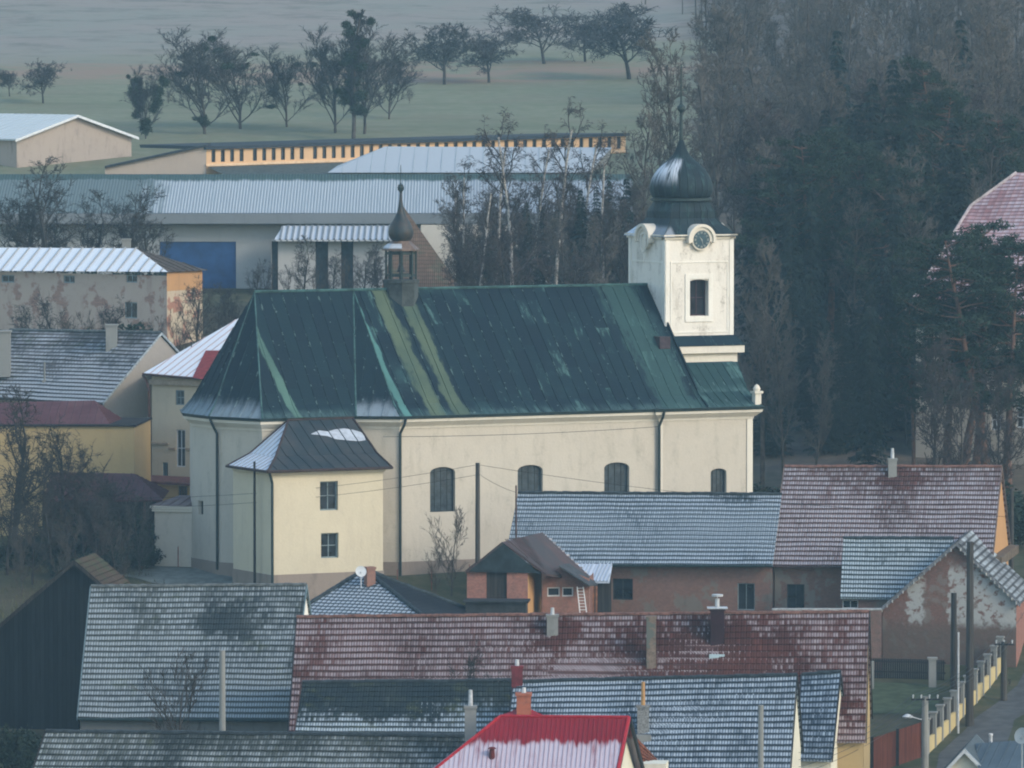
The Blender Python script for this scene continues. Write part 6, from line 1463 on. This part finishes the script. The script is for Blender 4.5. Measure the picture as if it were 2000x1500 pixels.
# gardens below the white seamed house
for i_, (px_, Y_, t_, k_) in enumerate(((215,462,570,'garden1'),(100,458,560,'garden2'),(40,460,590,'garden0'),(385,468,530,'garden1'),(350,462,600,'twiggy'),(420,470,580,'garden2'),(300,465,610,'twiggy'),(450,475,560,'garden0'),(150,455,600,'twiggy'),(440,482,545,'garden1'))):
    treepx(k_, px_, 0, t_, 'bare garden tree below the old beige house with the white roof', Y=Y_, group='garden trees between the white and grey roofs')
for i_, (px_, Y_, h_) in enumerate(((215,463,4.8),(195,464,3.5),(60,462,3.2),(20,464,3.6),(130,461,3.0),(250,462,3.4),(90,465,3.8),(160,465,3.0))):
    p = gpx(px_, Y_); tree('bush%d' % (i_ % 3), p.x, p.y, h_, 'dark evergreen bush in the garden behind the frosted grey roof', group='garden bushes left', cat='bush', sx=1.3)
# trees around the porch behind the church roof
for i_, (px_, Y_, t_, k_) in enumerate(((590,500,455,'garden0'),(650,498,480,'garden1'),(710,497,470,'garden2'),(520,497,500,'twiggy'),(560,490,510,'twiggy'),(680,488,500,'twiggy'),(500,500,510,'garden1'),(740,502,470,'garden0'),(620,492,520,'twiggy'))):
    treepx(k_, px_, 0, t_, 'bare tree in front of the porch of the corrugated shed, above the church ridge', Y=Y_, group='bare trees before the shed porch')
# birches between turret and tower
for i_, (px_, Y_, t_, k_) in enumerate(((1000,470,205,'birch0'),(1085,475,185,'birch1'),(960,480,215,'birch2'),(1130,482,230,'birch0'),(910,486,300,'birch1'),(880,490,330,'birch2'),(1040,490,240,'birch1'),(1180,478,250,'birch2'),(935,472,330,'birch0'))):
    treepx(k_, px_, 0, t_, ['white stemmed birch rising above the nave roof, tallest pair left', 'tallest birch between turret and tower', 'thin birch left of the pair behind the nave ridge', 'birch nearer the tower with drooping twigs', 'small birch right of the brown pyramid roof', 'small birch at the shed fascia', 'hazy birch behind the tallest pair', 'birch beside the tower cornice', 'low birch in front of the warm white shed bay'][i_], Y=Y_, group='birches behind the nave roof', sx=1.05)
rf = random.Random(5)
for i_ in range(20):
    px_ = rf.uniform(870, 1235); Y_ = rf.uniform(452, 500); k_ = rf.choice(('dense0','dense1','wood2','garden1','wood1')); t_ = rf.uniform(420, 530) - (px_ - 900) * .22
    treepx(k_, px_, 0, t_, 'reddish brown bare tree in the thicket behind the nave ridge', Y=Y_, group='thicket behind the nave roof', sx=.95)
for i_ in range(16):
    treepx(rf.choice(('wood0','wood2','wood4','dense1')), 885 + i_ * 23 + rf.uniform(-10, 10), 0, rf.uniform(330, 460), 'hazy grey brown bare tree behind the birches, before the corrugated shed', Y=rf.uniform(486, 508), group='hazy trees behind the birches', sx=1.1)
for i_ in range(9):
    px_ = 960 + i_ * 33 + rf.uniform(-10,10); treepx('spruce%d' % (i_ % 3), px_, 0, 430 - i_ * 12 + rf.uniform(-15,25), 'small dark spruce in the thicket left of the tower', Y=rf.uniform(476,492), group='small spruces left of the tower', sx=.8)
# larch-like tree behind the spire
treepx('wood3', 1302, 0, 50, 'tall bare tree directly behind the tower spire', Y=500, sx=.8); treepx('wood2', 1250, 0, 200, 'bare tree left behind the tower dome', Y=495, sx=.8); treepx('wood1', 1392, 0, 90, 'bare tree standing just right of the tower spire', Y=510, sx=.8)
# wooded hillside right
labs = {'w': 'brown bare tree on the wooded slope right of the tower', 's': 'dark spruce on the wooded slope right of the tower', 'p': 'dark pine on the wooded slope right of the tower'}
def forest(n, x0, x1, Y0, Y1, kinds, h0, h1, seed):
    r_ = random.Random(seed)
    for i in range(n):
        px_ = x0 + (x1 - x0) * (i + r_.random()) / n; Y_ = r_.uniform(Y0, Y1); k_ = r_.choice(kinds); p = gpx(px_, Y_); c_ = k_[0] if k_[0] in 'sp' else 'w'
        tree(k_, p.x, p.y, r_.uniform(h0, h1), labs[c_], group={'w': 'bare trees of the wooded slope', 's': 'spruces of the wooded slope', 'p': 'pines of the wooded slope'}[c_], sx=r_.uniform(.85, 1.15))
WD = ['wood%d' % k for k in range(5)] + ['dense%d' % k for k in range(3)]
forest(22, 1470, 1990, 455, 475, ['spruce0','spruce1','spruce2','pine0','spruce1','wood3'], 12, 17, 1)
forest(28, 1440, 2010, 480, 505, WD + ['spruce0','spruce1','pine1','spruce2','spruce0'], 13, 18, 2)
forest(28, 1400, 2020, 515, 545, WD[:5] + ['spruce2'], 13, 18, 3)
forest(26, 1380, 2030, 560, 600, WD[:5], 13, 18, 4)
forest(24, 1360, 2040, 620, 680, WD[:5], 12, 17, 5)
forest(20, 1330, 2050, 710, 800, WD[:5], 10, 14, 6)
forest(14, 1250, 1560, 780, 860, WD, 8, 12, 9)
forest(18, 1480, 1960, 440, 452, ['spruce0','spruce1','spruce2','wood2'], 8, 12, 7)
for i_, (px_, Y_, t_, k_, sx) in enumerate(((1545,452,345,'spruce0',.62),(1585,454,362,'spruce1',.65),(1640,470,225,'spruce2',.8),(1845,480,165,'pine0',1.1),(1760,474,300,'pine1',1.2),(1900,485,240,'pine2',1.1),(1700,462,330,'spruce0',.9),(1800,468,380,'spruce1',.9))):
    treepx(k_, px_, 0, t_, ['narrow pointed spruce right of the tower, left one of two', 'narrow pointed spruce right of the tower, right one of two', 'tall dark spruce on the slope right of the tower dome', 'big dark pine with high crown left of the pink villa roof', 'broad dark pine in the middle of the wooded slope', 'dark pine just above the villa roof', 'dark spruce at the centre of the wooded slope', 'dark spruce left of the pink villa'][i_], Y=Y_, sx=sx)
# pines before the villa
for i_, (px_, Y_, t_, k_, sx) in enumerate(((1905,424,425,'pine0',1.15),(1968,420,455,'pine1',1.0),(1785,428,520,'pine2',.55),(1850,426,470,'pine1',1.1),(1935,421,440,'pine2',1.2),(1880,428,450,'pine0',1.1))):
    treepx(k_, px_, 0, t_, ['large pine with layered dark green branches in front of the pink villa roof', 'pine at the right edge in front of the villa wall', 'slim pine with bare trunk left of the villa', 'pine with open branches before the left end of the villa', 'dense pine between the two largest before the villa roof', 'pine crown just left of the largest pine before the villa'][i_], Y=Y_, sx=sx)
for i_, (px_, Y_, t_, k_) in enumerate(((1830,415,640,'dense1'),(1700,418,560,'spruce1'),(1590,422,640,'wood0'),(1530,425,560,'wood1'),(1880,408,700,'dense2'),(1490,430,450,'wood2'),(1960,412,690,'dense0'))):
    treepx(k_, px_, 0, t_, 'bare tree at the foot of the wooded slope behind the pink roofed house', Y=Y_, group='bare trees at the foot of the slope', sx=.8)
for i_ in range(16):
    px_ = 1478 + i_ * 36; p = gpx(px_, rf.uniform(404, 416)); tree('bush%d' % (i_ % 3), p.x, p.y, rf.uniform(2.4, 4.2), 'dark evergreen bush at the foot of the wooded slope', group='bushes at the foot of the slope', cat='bush', sx=1.3)
# left foreground garden
treepx('garden0', 20, 0, 745, 'large dark bare tree at the left edge in front of the yellow building', Y=399, sx=1.1, rz=1.0)
treepx('garden2', 130, 0, 800, 'bare tree before the right half of the yellow building', Y=401, sx=1.2, rz=2.0)
treepx('garden1', 205, 0, 900, 'small bare tree before the open red roofed shed', Y=398, sx=1.1)
for i_, (px_, Y_, h_) in enumerate(((165,401,3.6),(215,400,3.8),(110,402,3.0),(250,401,3.0),(60,400,2.2),(175,396,1.8),(235,397,2.0),(120,395,1.5),(20,398,2.0),(280,399,1.6))):
    p = gpx(px_, Y_); tree('bush%d' % (i_ % 3), p.x, p.y, h_, 'dark evergreen bush in the garden left of the church', group='evergreen bushes left of the church', cat='bush', sx=1.25)
for i_, (px_, Y_, t_, k_) in enumerate(((100,396,900,'garden0'),(160,398,880,'dense1'),(240,397,930,'garden2'),(60,394,960,'garden1'),(190,394,960,'dense0'),(10,396,900,'garden2'),(270,396,960,'twiggy'),(130,392,1000,'twiggy'),(225,391,1010,'twiggy'),(40,392,1010,'twiggy'))):
    treepx(k_, px_, 0, t_, 'bare garden tree or thicket stem before the open red roofed shed', Y=Y_, group='bare trees in the garden left of the church', sx=1.0)
treepx('twiggy', 882, 1165, 985, 'tall leafless shrub before the nave wall beside the wooden pole', cat='shrub', sx=1.1)
treepx('twiggy', 850, 1175, 1060, 'low leafless shrub left of the tall one before the nave wall', cat='shrub', sx=.8)
for i_, (px_, pb) in enumerate(((1015,1240),)): pass
t_ = treepx('garden2', 905, 0, 1238, 'small dense dark tree standing before the long red roof', Y=331.5, sx=.62)
treepx('twiggy', 345, 0, 1262, 'twiggy bush in front of the large frosted roof', Y=337, cat='shrub', sx=1.1)
for i_, (px_, Y_, h_) in enumerate(((330,336,2.9),(385,336.5,2.7),(280,336,2.2),(250,335,1.8),(440,336,1.9),(60,340,2.4),(100,342,2.8),(30,345,3.2),(540,336,2.3))):
    p = gpx(px_, Y_); tree('bush%d' % (i_ % 3), p.x, p.y, h_, 'dark ivy bush under the eaves of the large frosted roof', group='bushes under the frosted roof', cat='bush', sx=.9)
for i_, (px_, Y_, t_) in enumerate(((1990,380,1180),(1975,372,1320),(1990,366,1380))): treepx('garden%d' % i_, px_, 0, t_, 'bare roadside tree at the right edge beyond the lane', Y=Y_, sx=.8, group='roadside trees at the right edge')
# rough grass tufts near the church and lane: one mass
m = MB(); rg = random.Random(12)
for _ in range(9000):
    Y_ = rg.uniform(384, 408); x = rg.uniform(-34, 8); 
    l_ = (Vector((x, Y_, 0)) - O3); lx, ly = l_.dot(EX), l_.dot(EY)
    if ly > -4.6 and lx > -13.5: continue
    c = Vector((x, Y_, G(x, Y_))); 
    if noise.noise(c * .35) < -.05: continue
    q = rdir(rg) * .12; q.z = abs(q.z) + rg.uniform(.12, .34); i = len(m.v); w_ = rg.uniform(.015, .04)
    m.v += [tuple(c - Vector((w_,0,.03))), tuple(c + Vector((w_,0,-.03))), tuple(c + q)]; m.f.append((i, i+1, i+2)); m.uv += [(0,0)] * 3
tag(m.build('grass_tufts', plain('dry_grass', (.075,.075,.04), .45, 1)), 'dry grass tufts on the bank below the church', 'grass', kind='stuff')

# ================================================================== HAZE
m = MB(); x0, x1, y0, y1, z0, z1 = -470, 470, -230, 1100, -12, 96
m.prism([Vector((x0,y0,z0)), Vector((x1,y0,z0)), Vector((x1,y1,z0)), Vector((x0,y1,z0))][::-1], (0, 0, z1 - z0))
HZ = bpy.data.materials.new('air_haze'); HZ.use_nodes = True; nt = HZ.node_tree
for n in list(nt.nodes):
    if n.type != 'OUTPUT_MATERIAL': nt.nodes.remove(n)
pv = nt.nodes.new('ShaderNodeVolumePrincipled'); pv.inputs['Density'].default_value = .00021; pv.inputs['Color'].default_value = (.50, .80, .97, 1)
pv.inputs['Anisotropy'].default_value = .1
nt.links.new(pv.outputs[0], [n for n in nt.nodes if n.type == 'OUTPUT_MATERIAL'][0].inputs['Volume'])
hz = m.build('haze', HZ); tag(hz, 'pale blue winter haze over the whole village', 'haze', kind='stuff')
